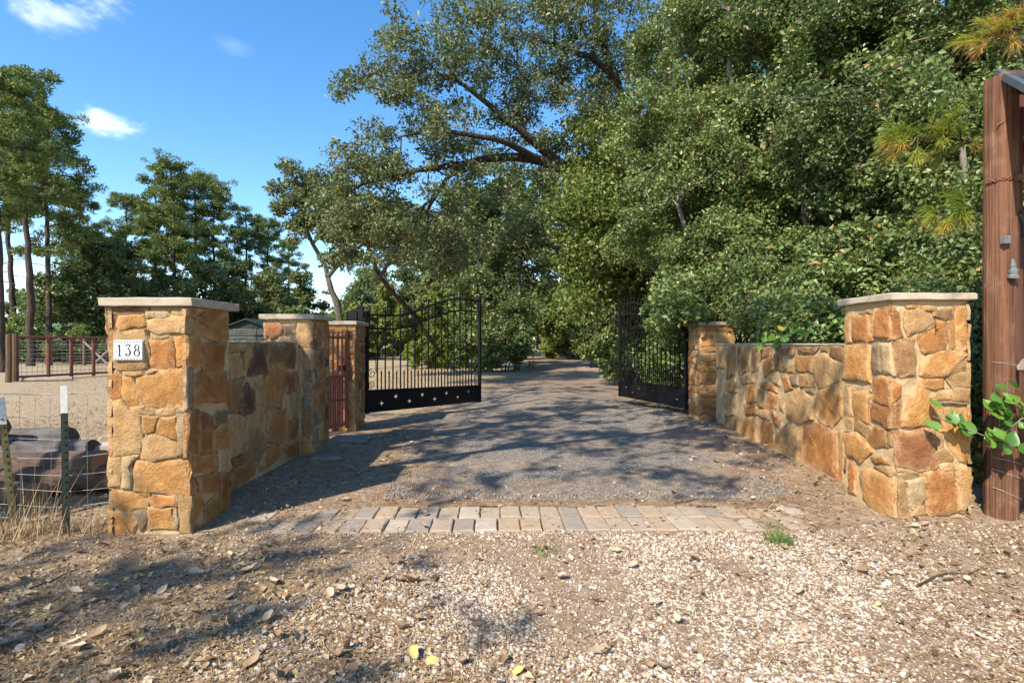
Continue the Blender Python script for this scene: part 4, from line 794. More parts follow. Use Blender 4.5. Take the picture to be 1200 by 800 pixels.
def grow(limbs, cl, twig=.012, step=.45, seed=1):
    """limbs: list of (points, r0, r1). Joins every clump to the nearest limb with a winding branch; returns the branch mesh"""
    r = random.Random(seed); pos = []; par = []; rad = []; fixed = []
    for pts, r0, r1 in limbs:
        pts = [Vector(p) for p in pts]; L = [0]
        for a, b in zip(pts, pts[1:]): L.append(L[-1]+(b-a).length)
        m = max(2, int(L[-1]/step)); last = -1
        if pos:
            d = [(p-pts[0]).length for p in pos]; j = min(range(len(d)), key=d.__getitem__); last = j if d[j] < .8 else -1
        for i in range(m+1):
            u = L[-1]*i/m; k = max(q for q in range(len(L)) if L[q] <= u+1e-6); k = min(k, len(pts)-2); t = (u-L[k])/max(1e-6, L[k+1]-L[k])
            # Catmull-Rom through the given points
            p0, p1, p2, p3 = pts[max(k-1, 0)], pts[k], pts[k+1], pts[min(k+2, len(pts)-1)]
            p = .5*((2*p1)+(p2-p0)*t+(2*p0-5*p1+4*p2-p3)*t*t+(3*p1-p0-3*p2+p3)*t**3)
            pos.append(p+Vector((r.gauss(0, 1), r.gauss(0, 1), 0))*.03*(0 < i < m)); par.append(last); rad.append(r0+(r1-r0)*(i/m)**.8); fixed.append(True); last = len(pos)-1
    base = len(pos); P = np.array([tuple(p) for p in pos])
    order = sorted(range(len(cl)), key=lambda i: np.min(np.linalg.norm(P-np.array(cl[i]), axis=1)))
    Q = np.zeros((base+len(cl)*14, 3)); Q[:base] = P; n = base
    for i in order:
        c = np.array(cl[i]); d = np.linalg.norm(Q[:n]-c, axis=1)+.35*np.maximum(0, Q[:n, 2]-c[2]); j = int(np.argmin(d)); a = Vector(Q[j]); b = Vector(c); Ld = (b-a).length
        k = max(1, min(12, int(Ld/step))); last = j
        for s in range(1, k+1):
            t = s/k; p = a.lerp(b, t)+Vector((r.gauss(0, 1), r.gauss(0, 1), r.gauss(0, 1)))*.09*Ld**.5*(s < k)*.8+Vector((0, 0, .10*Ld*math.sin(math.pi*t)))
            Q[n] = p; pos.append(p); par.append(last); rad.append(0); fixed.append(False); last = n; n += 1
    N = len(pos); cnt = [0]*N; kids = [[] for _ in range(N)]
    for i in range(N-1, -1, -1):
        cnt[i] += 1
        if par[i] >= 0 and par[i] < i: cnt[par[i]] += cnt[i]
    for i in range(N):
        if par[i] >= 0: kids[par[i]].append(i)
        if not fixed[i]: rad[i] = twig*cnt[i]**.42
    for i in range(N):
        if not fixed[i] and par[i] >= 0: rad[i] = min(rad[i], max(.7*rad[par[i]], twig))
    mb = MB(); used = [False]*N
    def chain(i, start):
        pts = [pos[start]] if start is not None else []; rr = [rad[i]*1.02] if start is not None else []
        while True:
            pts.append(pos[i]); rr.append(rad[i]); used[i] = True
            nx = [k for k in kids[i] if not used[k]]
            if not nx: break
            i = max(nx, key=lambda k: rad[k])
        return pts, rr
    for i in range(N):
        if not used[i]:
            pts, rr = chain(i, par[i] if par[i] >= 0 else None)
            if len(pts) > 1: mb.tube(pts, rr, 10 if rr[0] > .12 else 7 if rr[0] > .05 else 4, False, .05 if rr[0] > .08 else 0)
    return mb
def tree(name, label, cat, group, base, limbs, cl, crad, leafm, n, ln, wd, bark, twig=.012, seed=1, part=('trunk', 'crown'), **kw):
    """limbs and clumps in world coordinates; parts are stored relative to base"""
    B = Vector(base); root = empty(name, B); tag(root, label, cat, group)
    L = [([Vector(p)-B for p in pts], a, b) for pts, a, b in limbs]; C = [p-B for p in cl]
    grow(L, C, twig, kw.pop('step', .45), seed).build(part[0], bark, root, smooth=True)
    r = np.random.default_rng(seed+50); K = len(C); R = np.array([crad]*K, dtype=float)*r.uniform(.65, 1.35, (K, 1))*r.uniform(.8, 1.2, (K, 3))
    link(part[1], foliage_mesh(part[1], leafm, np.array([tuple(c) for c in C]), R, n, ln, wd, seed=seed, **kw), root)
    return root
def P3(px, py, Y): return Vector(((px-600)/610*Y, Y, 1.4-(py-402)/610*Y))
def ell(px, py, Y, wpx, hpx, depth, n): return (*P3(px, py, Y), wpx/610*Y/2, depth, hpx/610*Y/2, n)

# ---- the big oak reaching over the driveway
def build_oak():
    Y = 17.0; T = [P3(745, 425, 19.5), P3(738, 330, 19.3), P3(722, 270, 18.8), P3(700, 232, 18.2)]
    limbs = [(T, .40, .32),
     ([P3(700, 232, 18.2), P3(668, 203, 17.6), P3(632, 188, 17.2), P3(590, 184, 17), P3(552, 192, 16.7), P3(525, 208, 16.4), P3(508, 232, 16.2), P3(500, 248, 16)], .25, .05),
     ([P3(552, 192, 16.7), P3(515, 196, 16), P3(470, 203, 15.6), P3(430, 214, 15.3), P3(408, 226, 15)], .13, .03),
     ([P3(668, 203, 17.6), P3(640, 178, 17.4), P3(616, 158, 17), P3(585, 134, 16.6), P3(556, 108, 16.2), P3(530, 92, 15.9)], .22, .05),
     ([P3(616, 158, 17), P3(609, 130, 17.2), P3(613, 100, 17.4), P3(606, 78, 17.6)], .10, .04),
     ([P3(632, 188, 17.2), P3(590, 166, 16), P3(545, 158, 15.4), P3(510, 152, 15), P3(470, 160, 14.8)], .14, .03),
     ([P3(722, 270, 18.8), P3(735, 190, 18.5), P3(726, 110, 18.2), P3(700, 72, 17.8), P3(660, 58, 17.2), P3(620, 42, 16.8)], .26, .05),
     ([P3(735, 190, 18.5), P3(770, 110, 17.5), P3(800, 40, 16.5), P3(830, -30, 16)], .2, .06),
     ([P3(726, 110, 18.2), P3(700, 20, 18), P3(690, -80, 18)], .16, .05),
     ([P3(508, 232, 16.2), P3(480, 262, 15.6), P3(462, 300, 15.4)], .06, .02)]
    E = [ell(520, 70, 16, 190, 130, 1.8, 62), ell(455, 120, 15.4, 120, 120, 1.5, 34), ell(435, 210, 15.2, 110, 130, 1.5, 40), ell(500, 170, 15.6, 150, 120, 1.7, 46),
         ell(600, 50, 16.8, 170, 140, 2, 60), ell(585, 150, 16.6, 150, 110, 1.8, 30), ell(660, 110, 17.6, 140, 200, 2, 60), ell(470, 270, 15.4, 110, 90, 1.4, 26), ell(425, 268, 15, 90, 60, 1.2, 16),
         ell(560, 255, 16.5, 150, 110, 1.6, 30), ell(640, 245, 17.4, 140, 120, 1.8, 36), ell(720, 60, 17.5, 150, 220, 2.2, 60), ell(760, 180, 17.5, 120, 160, 2, 36), ell(640, -60, 17, 300, 140, 2.6, 60), ell(650, 40, 17.5, 160, 120, 2, 46), ell(690, 150, 18, 120, 140, 2, 40), ell(752, 70, 17, 110, 220, 1.8, 70)]
    cl = clumps_in(E, 3, .19, .85)
    tree('oak_tree', 'big spreading oak whose dark limbs reach left over the driveway', 'tree', None, (T[0].x, T[0].y, 0), limbs, cl, (.42, .42, .27), L_OAK, 82000, .098, .058, M_BARK, .013, 3, up=.6, out=.35, rnd=.8)
build_oak()
def build_near_trees():
    # leaning oak with its own lighter crown
    b = P3(402, 400, 27); b.z = 0
    limbs = [([b, P3(398, 372, 27), P3(388, 335, 27), P3(378, 305, 27), P3(366, 285, 27), P3(352, 250, 26.8), P3(348, 215, 26.6)], .24, .05), ([P3(384, 325, 27), P3(400, 305, 26.7), P3(412, 290, 26.4), P3(425, 262, 26)], .13, .04), ([P3(366, 285, 27), P3(385, 262, 27), P3(395, 235, 27)], .09, .04)]
    E = [ell(352, 205, 26.6, 46, 40, 1.2, 12), ell(375, 240, 26.6, 100, 60, 1.6, 34), ell(410, 250, 26.4, 90, 70, 1.6, 30), ell(430, 290, 26, 80, 60, 1.6, 22), ell(352, 252, 26.6, 60, 50, 1.4, 12), ell(400, 205, 26.6, 70, 50, 1.5, 12)]
    tree('oak_tree', 'oak with a pale leaning forked trunk behind the shaded pillar', 'tree', None, b, limbs, clumps_in(E, 9, .1, .6), (.5, .5, .34), L_OAK, 22000, .15, .09, M_GBARK, .016, 9, up=.6, out=.35)
    b = P3(516, 410, 30.6); b.z = 0
    limbs = [([b, P3(492, 380, 29), P3(472, 356, 27), P3(456, 338, 24.5), P3(441, 316, 22), P3(432, 290, 20.6), P3(425, 262, 19.6)], .20, .06), ([P3(445, 325, 22.6), P3(462, 300, 20.4), P3(480, 275, 19.6), P3(500, 262, 19)], .10, .03)]
    E = [ell(420, 262, 19.4, 90, 80, 1.4, 30), ell(470, 275, 19.4, 110, 60, 1.5, 28), ell(400, 285, 19.6, 60, 50, 1.2, 12), ell(520, 280, 19.4, 70, 70, 1.4, 16)]
    tree('oak_tree', 'oak with a dark trunk slanting far to the left behind the open gate leaf', 'tree', None, b, limbs, clumps_in(E, 12, .1, .6), (.5, .5, .34), L_OAK, 15000, .15, .088, M_BARK, .014, 12, up=.6, out=.35)
    # thicket left of the driveway
    specs = [ # name,label, base px,Y, ellipses, leaf mat, n, size, group
     ('thicket_tree', 'tall slim dark tree standing left of where the driveway narrows', (605, 27), [ell(600, 240, 27, 120, 150, 2.2, 60), ell(560, 300, 27, 110, 120, 2, 46), ell(625, 310, 28, 70, 120, 2, 30), ell(580, 365, 27, 70, 70, 1.6, 22)], L_DARK, 34000, .165, .10, 330),
     ('thicket_tree', 'rounded mid green tree between the black gate leaf and the slim dark tree', (548, 31), [ell(555, 295, 31, 120, 120, 2.4, 52), ell(575, 250, 31, 110, 90, 2, 30), ell(560, 370, 30, 60, 60, 1.6, 22)], L_THICK, 20000, .2, .12, 300),
     ('thicket_tree', 'yellow green tree closing the view at the end of the driveway', (668, 44), [ell(670, 350, 44, 90, 80, 2.4, 40), ell(645, 360, 46, 60, 70, 2, 24), ell(690, 375, 46, 70, 50, 2, 24), ell(650, 300, 44, 110, 90, 2.5, 46), ell(690, 290, 42, 100, 120, 2.6, 50), ell(640, 250, 44, 130, 80, 2.5, 36), ell(642, 375, 43, 46, 44, 1.6, 26), ell(680, 385, 43, 70, 40, 1.6, 26)], L_BRIGHT, 38000, .24, .15, 340),
     ('thicket_tree', 'tall sunlit tree rising right of the driveway behind the far gate leaf', (752, 18.5), [ell(725, 270, 16.5, 130, 130, 1.6, 66), ell(715, 200, 16.5, 120, 120, 1.6, 54), ell(775, 330, 17, 120, 120, 1.6, 50), ell(695, 330, 17, 70, 90, 1.4, 30), ell(690, 265, 16, 70, 90, 1.4, 30), ell(770, 220, 17, 120, 140, 1.8, 50)], L_BRIGHT, 70000, .115, .07, 240),
     ('thicket_tree', 'dark leafy tree at the bend behind the sunlit driveway edge', (700, 34), [ell(705, 340, 34, 70, 100, 2.2, 36), ell(715, 270, 34, 100, 100, 2.2, 40), ell(735, 385, 30, 70, 60, 1.8, 24)], L_DARK, 16000, .2, .125, 320)]
    for i, (nm, lb, (px, Y), E, lm, n, ln, wd, topy) in enumerate(specs):
        b = P3(px, 402, Y); b.z = 0; r = random.Random(i+20)
        limbs = [([b, b+Vector((r.uniform(-.2, .2), 0, 1.5)), P3(px+r.uniform(-6, 6), (402+topy)/2, Y), P3(px+r.uniform(-14, 14), topy-60, Y)], .17, .05)]
        tree(nm, lb, 'tree', 'trees crowding the driveway', b, limbs, clumps_in(E, 30+i, .06, .5), (.62, .62, .45), lm, n, ln, wd, M_BARK, .014, 30+i, up=.5, out=.45)
    # bushes at ground level round the field and the driveway
    bs = [('pale sunlit bush at the back of the field behind the gate, nearest the leaning oak', 448, 44, 140, 88, L_SUN, 30000, .3), ('pale sunlit bush in the middle of the field edge behind the black gate leaf', 508, 46, 120, 84, L_SUN, 26000, .3), ('bright green bush behind the small gate, under the leaning oak', 402, 46, 84, 60, L_SUN, 13000, .28),
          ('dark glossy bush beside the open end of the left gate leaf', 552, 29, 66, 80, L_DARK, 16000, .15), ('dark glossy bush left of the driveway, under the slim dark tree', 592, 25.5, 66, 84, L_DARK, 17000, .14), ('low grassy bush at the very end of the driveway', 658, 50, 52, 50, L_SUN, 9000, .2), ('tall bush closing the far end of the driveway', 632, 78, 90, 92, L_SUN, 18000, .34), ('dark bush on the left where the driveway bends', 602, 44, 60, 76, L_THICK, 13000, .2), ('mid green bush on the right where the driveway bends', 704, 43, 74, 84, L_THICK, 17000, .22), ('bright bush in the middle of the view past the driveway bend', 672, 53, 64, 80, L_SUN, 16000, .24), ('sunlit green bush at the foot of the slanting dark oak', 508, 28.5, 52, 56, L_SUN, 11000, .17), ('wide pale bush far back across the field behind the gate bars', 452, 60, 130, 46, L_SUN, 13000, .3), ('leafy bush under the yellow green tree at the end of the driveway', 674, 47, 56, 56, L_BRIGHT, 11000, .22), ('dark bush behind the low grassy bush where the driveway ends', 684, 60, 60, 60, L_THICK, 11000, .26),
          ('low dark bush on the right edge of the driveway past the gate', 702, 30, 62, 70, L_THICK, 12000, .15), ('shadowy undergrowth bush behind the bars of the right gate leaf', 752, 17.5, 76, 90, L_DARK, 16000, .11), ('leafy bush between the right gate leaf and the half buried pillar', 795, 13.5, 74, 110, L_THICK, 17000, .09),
          ('olive bush rising just above the shaded pillar', 345, 38, 80, 60, L_THICK, 8000, .22), ('low pale bush between the pipe gate and the numbered pillar', 98, 36, 90, 44, L_BRIGHT, 8000, .22), ('yellowish bush between the pine trunks at the photo edge', 20, 37, 70, 60, L_BRIGHT, 7000, .22)]
    for i, (lb, px, Y, w, h, lm, n, ln) in enumerate(bs):
        b = P3(px, 402, Y); b.z = 0; H = h/610*Y; Wd = w/610*Y/2; c = []
        E = [(b.x, b.y, H*.45, Wd*.8, Wd*.7, H*.45, 26), (b.x-Wd*.45, b.y-.2, H*.35, Wd*.5, Wd*.5, H*.33, 12), (b.x+Wd*.5, b.y, H*.33, Wd*.45, Wd*.5, H*.33, 12), (b.x+.1*Wd, b.y+.1, H*.8, Wd*.35, Wd*.35, H*.22, 7)]
        limbs = [([b+Vector((.1*k, 0, -.05)), b+Vector(((k)*Wd*.3, .1*k, H*.35)), b+Vector((k*Wd*.5, .15*k, H*.75))], .035, .012) for k in (-1, 0, 1)]
        s = max(.2, min(.5, H*.14)); tree('bush', lb, 'bush', 'bushes round the field and driveway', b, limbs, [p for p in clumps_in(E, 60+i) if p.z > .12], (s, s, s*.8), lm, n, ln, ln*.6, M_BARK, .008, 60+i, part=('stems', 'leaves'), up=.45, out=.5)
build_near_trees()
def build_right_wall():
    T = [
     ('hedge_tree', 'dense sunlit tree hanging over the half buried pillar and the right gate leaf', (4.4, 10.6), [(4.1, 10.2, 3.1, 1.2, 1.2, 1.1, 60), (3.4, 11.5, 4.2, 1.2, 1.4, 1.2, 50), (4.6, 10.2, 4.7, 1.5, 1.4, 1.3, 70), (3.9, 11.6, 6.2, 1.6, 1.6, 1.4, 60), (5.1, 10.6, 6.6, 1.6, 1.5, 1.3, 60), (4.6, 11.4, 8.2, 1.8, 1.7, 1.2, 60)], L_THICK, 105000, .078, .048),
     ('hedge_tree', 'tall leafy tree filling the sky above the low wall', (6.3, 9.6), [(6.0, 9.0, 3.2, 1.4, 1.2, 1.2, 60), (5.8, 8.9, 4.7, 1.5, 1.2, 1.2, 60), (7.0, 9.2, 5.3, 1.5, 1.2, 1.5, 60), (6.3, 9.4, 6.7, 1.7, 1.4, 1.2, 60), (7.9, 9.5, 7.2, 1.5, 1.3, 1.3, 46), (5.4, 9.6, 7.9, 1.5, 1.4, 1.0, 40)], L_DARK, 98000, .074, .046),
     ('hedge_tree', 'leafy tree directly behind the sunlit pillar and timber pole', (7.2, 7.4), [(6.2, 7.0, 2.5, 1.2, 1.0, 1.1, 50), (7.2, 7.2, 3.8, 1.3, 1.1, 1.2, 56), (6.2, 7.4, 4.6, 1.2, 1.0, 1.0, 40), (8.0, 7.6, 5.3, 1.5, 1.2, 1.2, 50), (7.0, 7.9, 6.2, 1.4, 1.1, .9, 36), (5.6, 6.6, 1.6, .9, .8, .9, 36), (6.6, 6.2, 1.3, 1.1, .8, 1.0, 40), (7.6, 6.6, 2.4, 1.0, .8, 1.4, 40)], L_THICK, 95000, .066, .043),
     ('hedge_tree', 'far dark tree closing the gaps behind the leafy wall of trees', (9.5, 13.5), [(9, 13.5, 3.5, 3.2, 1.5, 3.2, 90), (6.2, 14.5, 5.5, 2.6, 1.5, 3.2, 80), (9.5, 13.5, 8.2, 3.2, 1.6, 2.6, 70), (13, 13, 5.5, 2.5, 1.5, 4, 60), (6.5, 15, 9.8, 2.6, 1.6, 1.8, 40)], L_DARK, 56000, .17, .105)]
    for i, (nm, lb, (bx, by), E, lm, n, ln, wd) in enumerate(T):
        b = Vector((bx, by, 0)); top = max(e[2] for e in E)
        limbs = [([b, b+Vector((.1, 0, 1.2)), b+Vector((-.15, .1, 2.4)), b+Vector((.1, .0, top*.6)), b+Vector((0, 0, top))], .13, .04), ([b+Vector((-.15, .1, 2.4)), b+Vector((-.9, -.2, 3.4)), b+Vector((-1.2, -.3, 4.8))], .08, .03), ([b+Vector((-.05, .1, 2.0)), b+Vector((.9, -.1, 3.2)), b+Vector((1.4, -.2, 4.6))], .07, .03)]
        tree(nm, lb, 'tree', 'trees massed behind the right wall', b, limbs, clumps_in([(*e[:6], int(e[6]*1.7)) for e in E], 100+i, .24, .95), (.30, .30, .22) if i < 3 else (.7, .7, .5), lm, n, ln, wd, M_TWIG if i < 3 else M_BARK, .0075, 100+i, step=.35, up=.55, out=.4, rnd=.9)
    B = [('low dark bush right behind the sunlit end of the low wall', (4.6, 6.0), [(4.5, 6.0, 1.0, .8, .8, .85, 40), (4.3, 7.2, 1.2, .6, .8, .9, 36), (5.3, 6.4, 1.3, .8, .7, .9, 30)], L_DARK, 26000, .062),
         ('leafy bush spilling over the coping of the low wall', (4.7, 8.0), [(4.5, 7.8, 1.7, .8, .8, .9, 44), (3.95, 9.15, 2.2, .6, .45, .32, 40), (3.38, 9.45, 2.22, .5, .35, .32, 36), (3.95, 8.5, 1.95, .4, .35, .28, 26), (3.8, 6.9, 1.62, .3, .7, .22, 24), (3.1, 9.9, 2.05, .4, .7, .6, 44), (2.95, 9.0, 2.0, .3, .4, .25, 14), (3.9, 7.4, 1.75, .5, .7, .3, 30), (5.0, 9.8, 1.2, 1.1, .7, .95, 60), (5.1, 7.6, 2.5, .8, .7, .7, 36), (4.3, 9.0, 2.6, .8, .7, .7, 34)], L_THICK, 82000, .070),
         ('dark bush growing against the back of the sunlit pillar', (4.5, 5.1), [(4.4, 5.1, .8, .7, .4, .75, 30), (5.3, 5.4, 1.2, .7, .5, 1.0, 30), (4.4, 5.5, 1.5, .7, .4, .5, 24)], L_DARK, 22000, .055),
         ('sunlit bush behind the tall timber pole at the photo edge', (4.9, 4.75), [(4.9, 4.8, .8, .5, .35, .8, 22), (5.6, 5.0, 1.6, .6, .5, .9, 26), (5.0, 5.0, 2.2, .4, .4, .6, 12)], L_THICK, 16000, .055)]
    for i, (lb, (bx, by), E, lm, n, ln) in enumerate(B):
        b = Vector((bx, by, 0)); limbs = [([b+Vector((.08*k, 0, -.05)), b+Vector((.25*k, .05, .7)), b+Vector((.45*k, .1*k, 1.5))], .025, .008) for k in (-1, 0, 1)]
        tree('bush', lb, 'bush', 'bushes behind the right wall', b, limbs, [p for p in clumps_in(E, 130+i) if p.z > .1], (.26, .26, .2), lm, n, ln, ln*.62, M_TWIG, .005, 130+i, step=.25, part=('stems', 'leaves'), up=.5, out=.45, rnd=.8)
    # bare pale twigs showing in front of the leaves
    r = random.Random(5); root = empty('dead_branches', (4.9, 8.2, 1.5)); tag(root, 'tangle of bare pale twigs in the foliage over the low wall', 'branches')
    for k in range(18):
        p = Vector((r.uniform(-1.3, 2.2), r.uniform(-.9, .5), r.uniform(-.2, 3.6))); d = Vector((r.uniform(-1, 1), r.uniform(-.5, .2), r.uniform(-.25, .8))).normalized(); pts = [p]
        for s in range(6): d = (d+Vector((r.gauss(0, .25), r.gauss(0, .2), r.gauss(0, .2)))).normalized(); pts.append(pts[-1]+d*.2)
        MB().tube(pts, [.008-.001*i for i in range(7)], 5).build('twig', M_GBARK, root)
build_right_wall()

# ---- pines and broadleaved trees of the far wood: one of each kind, then copies
def pine_proto(name, seed, H, nleaf, first=.45):
    r = random.Random(seed); root = empty(name, (0, 0, 0)); lean = r.uniform(-.03, .03)
    limbs = [([(0, 0, -.1), (lean*H*.3, 0, H*.3), (lean*H*.8+.1, .1, H*.65), (lean*H, 0, H*.97)], .235, .05)]; cl = []; k = 0; z = H*first
    while z < H*.99:
        t = (z-H*first)/(H*(1-first)); R = H*(.15*(1-t)**.75*(.55+.45*min(1, t*3.2))+.035)
        for q in range(r.randint(2, 4)):
            a = r.uniform(0, 6.283); rr = R*r.uniform(.45, 1.15); up = r.uniform(-.02, .2)*rr
            c = Vector((lean*z+rr*math.cos(a), rr*math.sin(a), z+up)); cl.append(c)
            for w in range(r.randint(1, 3)): cl.append(c+Vector((r.gauss(0, .55), r.gauss(0, .55), r.gauss(0, .28)))-Vector((math.cos(a), math.sin(a), 0))*rr*r.uniform(0, .4))
        z += r.uniform(.35, .85)
    for s in range(5):
        zz = H*(first-.05-.2*r.random()); a = r.uniform(0, 6.28); limbs.append(([(lean*zz, 0, zz), (lean*zz+.6*math.cos(a), .6*math.sin(a), zz-.05), (lean*zz+1.2*math.cos(a), 1.2*math.sin(a), zz-.3)], .03, .012))
    grow(limbs, cl, .018, .6, seed).build('trunk', M_PBARK, root, smooth=True)
    rg = np.random.default_rng(seed); K = len(cl); R = np.array([[.5, .5, .33]]*K)*rg.uniform(.6, 1.35, (K, 1))
    link('crown', foliage_mesh('crown', L_PINE, np.array([tuple(c) for c in cl]), R, nleaf, .22, .075, needle=True, seed=seed), root); return root
def broad_proto(name, seed, H, Wd, nleaf, lm, ln=.26):
    r = random.Random(seed); root = empty(name, (0, 0, 0)); E = [(0, 0, H*.55, Wd*.8, Wd*.8, H*.38, 46), (Wd*.5, 0, H*.42, Wd*.5, Wd*.6, H*.26, 20), (-Wd*.5, .2, H*.48, Wd*.5, Wd*.6, H*.28, 20), (0, 0, H*.82, Wd*.45, Wd*.45, H*.16, 14), (.1, -.3*Wd, H*.25, Wd*.6, Wd*.5, H*.2, 14)]
    limbs = [([(0, 0, -.1), (.1, 0, H*.2), (-.1, .1, H*.45), (.1, 0, H*.8)], .2, .05), ([(.1, 0, H*.2), (Wd*.4, .2, H*.4), (Wd*.6, .2, H*.55)], .1, .04), ([(.05, 0, H*.25), (-Wd*.4, -.2, H*.45), (-Wd*.55, -.2, H*.6)], .1, .04)]
    cl = clumps_in(E, seed, .12, .45); grow(limbs, cl, .016, .6, seed).build('trunk', M_BARK, root, smooth=True)
    rg = np.random.default_rng(seed); K = len(cl); s = H*.075; R = np.array([[s, s, s*.7]]*K)*rg.uniform(.6, 1.35, (K, 1))
    link('crown', foliage_mesh('crown', lm, np.array([tuple(c) for c in cl]), R, nleaf, ln, ln*.62, seed=seed), root); return root
def build_wood():
    pines = [pine_proto('pine_tree', 201, 18, 15500, .50), pine_proto('pine_tree', 202, 18, 14000, .57), pine_proto('pine_tree', 203, 18, 18000, .42)]; fresh = [True]*3
    broads = [broad_proto('broadleaf_tree', 211, 9, 3.2, 13000, L_FAR), broad_proto('broadleaf_tree', 212, 9, 3.6, 13000, L_DARK), broad_proto('broadleaf_tree', 213, 9, 2.8, 11000, L_FAR)]; bf = [True]*3
    def put(protos, fr, k, px, Y, H, H0, label, cat, group, rz):
        k %= 3
        o = protos[k] if fr[k] else copy_tree(protos[k]); fr[k] = False; s = H/H0
        o.location = ((px-600)/610*Y, Y, 0); o.rotation_euler = (0, 0, rz); o.scale = (s, s, s); tag(o, label, cat, group)
    r = random.Random(3)
    GP = 'pines standing left of the driveway'
    P = [(3, 25, 14.9, 0, 'huge dark pine trunk cut by the edge of the photo beside the pipe gate'), (36, 32, 18.9, 1, 'tallest pine of the edge group, with a thick bare trunk behind the pipe gate'), (57, 35, 17.2, 2, 'slightly leaning pine just right of the tallest one'), (15, 38, 19, 1, 'slim pine between the two thick trunks at the photo edge'), (88, 44, 14.5, 0, 'lower pine at the right side of the edge group'),
         (178, 46, 16.2, 1, 'slim pine at the start of the middle group, above the numbered pillar'), (206, 44, 17.2, 2, 'tallest bushy pine of the middle group above the numbered pillar'), (228, 47, 17.4, 0, 'broad topped pine in the heart of the middle group'), (253, 46, 15.8, 2, 'pine on the right shoulder of the middle group, over the numbered pillar edge'), (152, 51, 16.4, 0, 'pale crowned pine on the left shoulder of the middle group'),
         (285, 50, 14.8, 1, 'thin pine between the middle group and the leaning oak'), (312, 53, 14.2, 2, 'short pine behind the dark barn'), (338, 58, 13.4, 0, 'small distant pine next to the leaning oak'), (192, 56, 15.6, 0, 'pine half hidden at the back of the middle group')]
    for px, Y, H, k, lb in P: put(pines, fresh, k, px, Y, H, 18, lb, 'pine', GP, r.uniform(0, 6.28))
    GB = 'broadleaf trees left of the driveway'
    Q = [(112, 38, 9.6, 1, 'dark round tree between the two groups of pines'), (145, 42, 9.8, 0, 'dense tree under the left shoulder of the middle pines'), (240, 41, 8.4, 1, 'dark low tree hidden behind the numbered pillar cap'), (276, 46, 8.6, 0, 'mid green tree rising behind the dark barn'), (312, 44, 8.0, 2, 'loose tree between the barn and the shaded pillar'), (352, 50, 8.4, 0, 'round tree seen low behind the leaning oak'), (192, 50, 8.8, 1, 'dark understorey tree below the middle pines'), (72, 52, 8.2, 0, 'tree behind the grey roofed house'), (418, 52, 7.2, 1, 'distant tree seen low behind the small gate'), (442, 62, 10, 0, 'distant tree behind the sunlit bush at the back of the field'), (478, 64, 11.5, 2, 'distant loose tree over the middle of the black gate leaf'), (516, 60, 11, 0, 'distant tree over the sunlit bush in the middle of the field edge'), (556, 58, 11.5, 1, 'distant dark tree behind the free end of the left gate leaf'), (606, 54, 9.5, 0, 'mid green tree in the inner curve of the driveway bend')]
    for px, Y, H, k, lb in Q: put(broads, bf, k, px, Y, H, 9, lb, 'tree', GB, r.uniform(0, 6.28))
    i = 0
    for px in range(-420, 1500, 62):
        Y = r.uniform(66, 84); put(broads, bf, i, px+r.uniform(-14, 14), Y, r.uniform(8, 10.5)*(1 if px < 440 else 1.35), 9, 'distant tree of the wood closing the horizon', 'tree', 'distant wood along the horizon', r.uniform(0, 6.28)); i += 1
    # the trees beside the photographer, whose branches dapple the driveway
    for x, y, H, sp, lb in ((-8.2, -.6, 12.5, ((-4.9, 1.5, 8.3, 4.1, 4.2, 1.3, 470), (-6.6, .3, 9.6, 2.2, 1.8, 1.6, 30), (-1.5, 1.7, 8.3, 1.7, 1.9, .8, 130), (-6.3, 6.3, 10.6, 3.2, 2.8, 1.3, 130), (-3.4, 3.9, 9.0, 2.4, 1.3, .9, 26)), 'oak beside the lane, spreading high over the entrance'),
                        (-9.6, -6.2, 11, ((-7.9, -4.5, 7.7, 2.6, 2.1, 1.2, 95), (-8.6, -5.6, 8.6, 1.8, 1.6, 1.2, 24)), 'oak farther back beside the lane')):
        b = Vector((x, y, 0)); cl = clumps_in(sp, int(100+x*3), .14, .8)
        limbs = [([b, b+Vector((.3, .2, 3)), b+Vector((.9, .6, 6)), b+Vector((1.5, 1, H*.8))], .24, .07)]+[([b+Vector((.6, .4, 4.5)), (Vector(e[:3])+b+Vector((0, 0, 6)))/2, Vector(e[:3])], .12, .04) for e in sp]
        tree('oak_tree', lb, 'tree', None, b, limbs, cl, (.24, .24, .12), L_OAK, len(cl)*15, .12, .075, M_BARK, .013, 77)
build_wood()

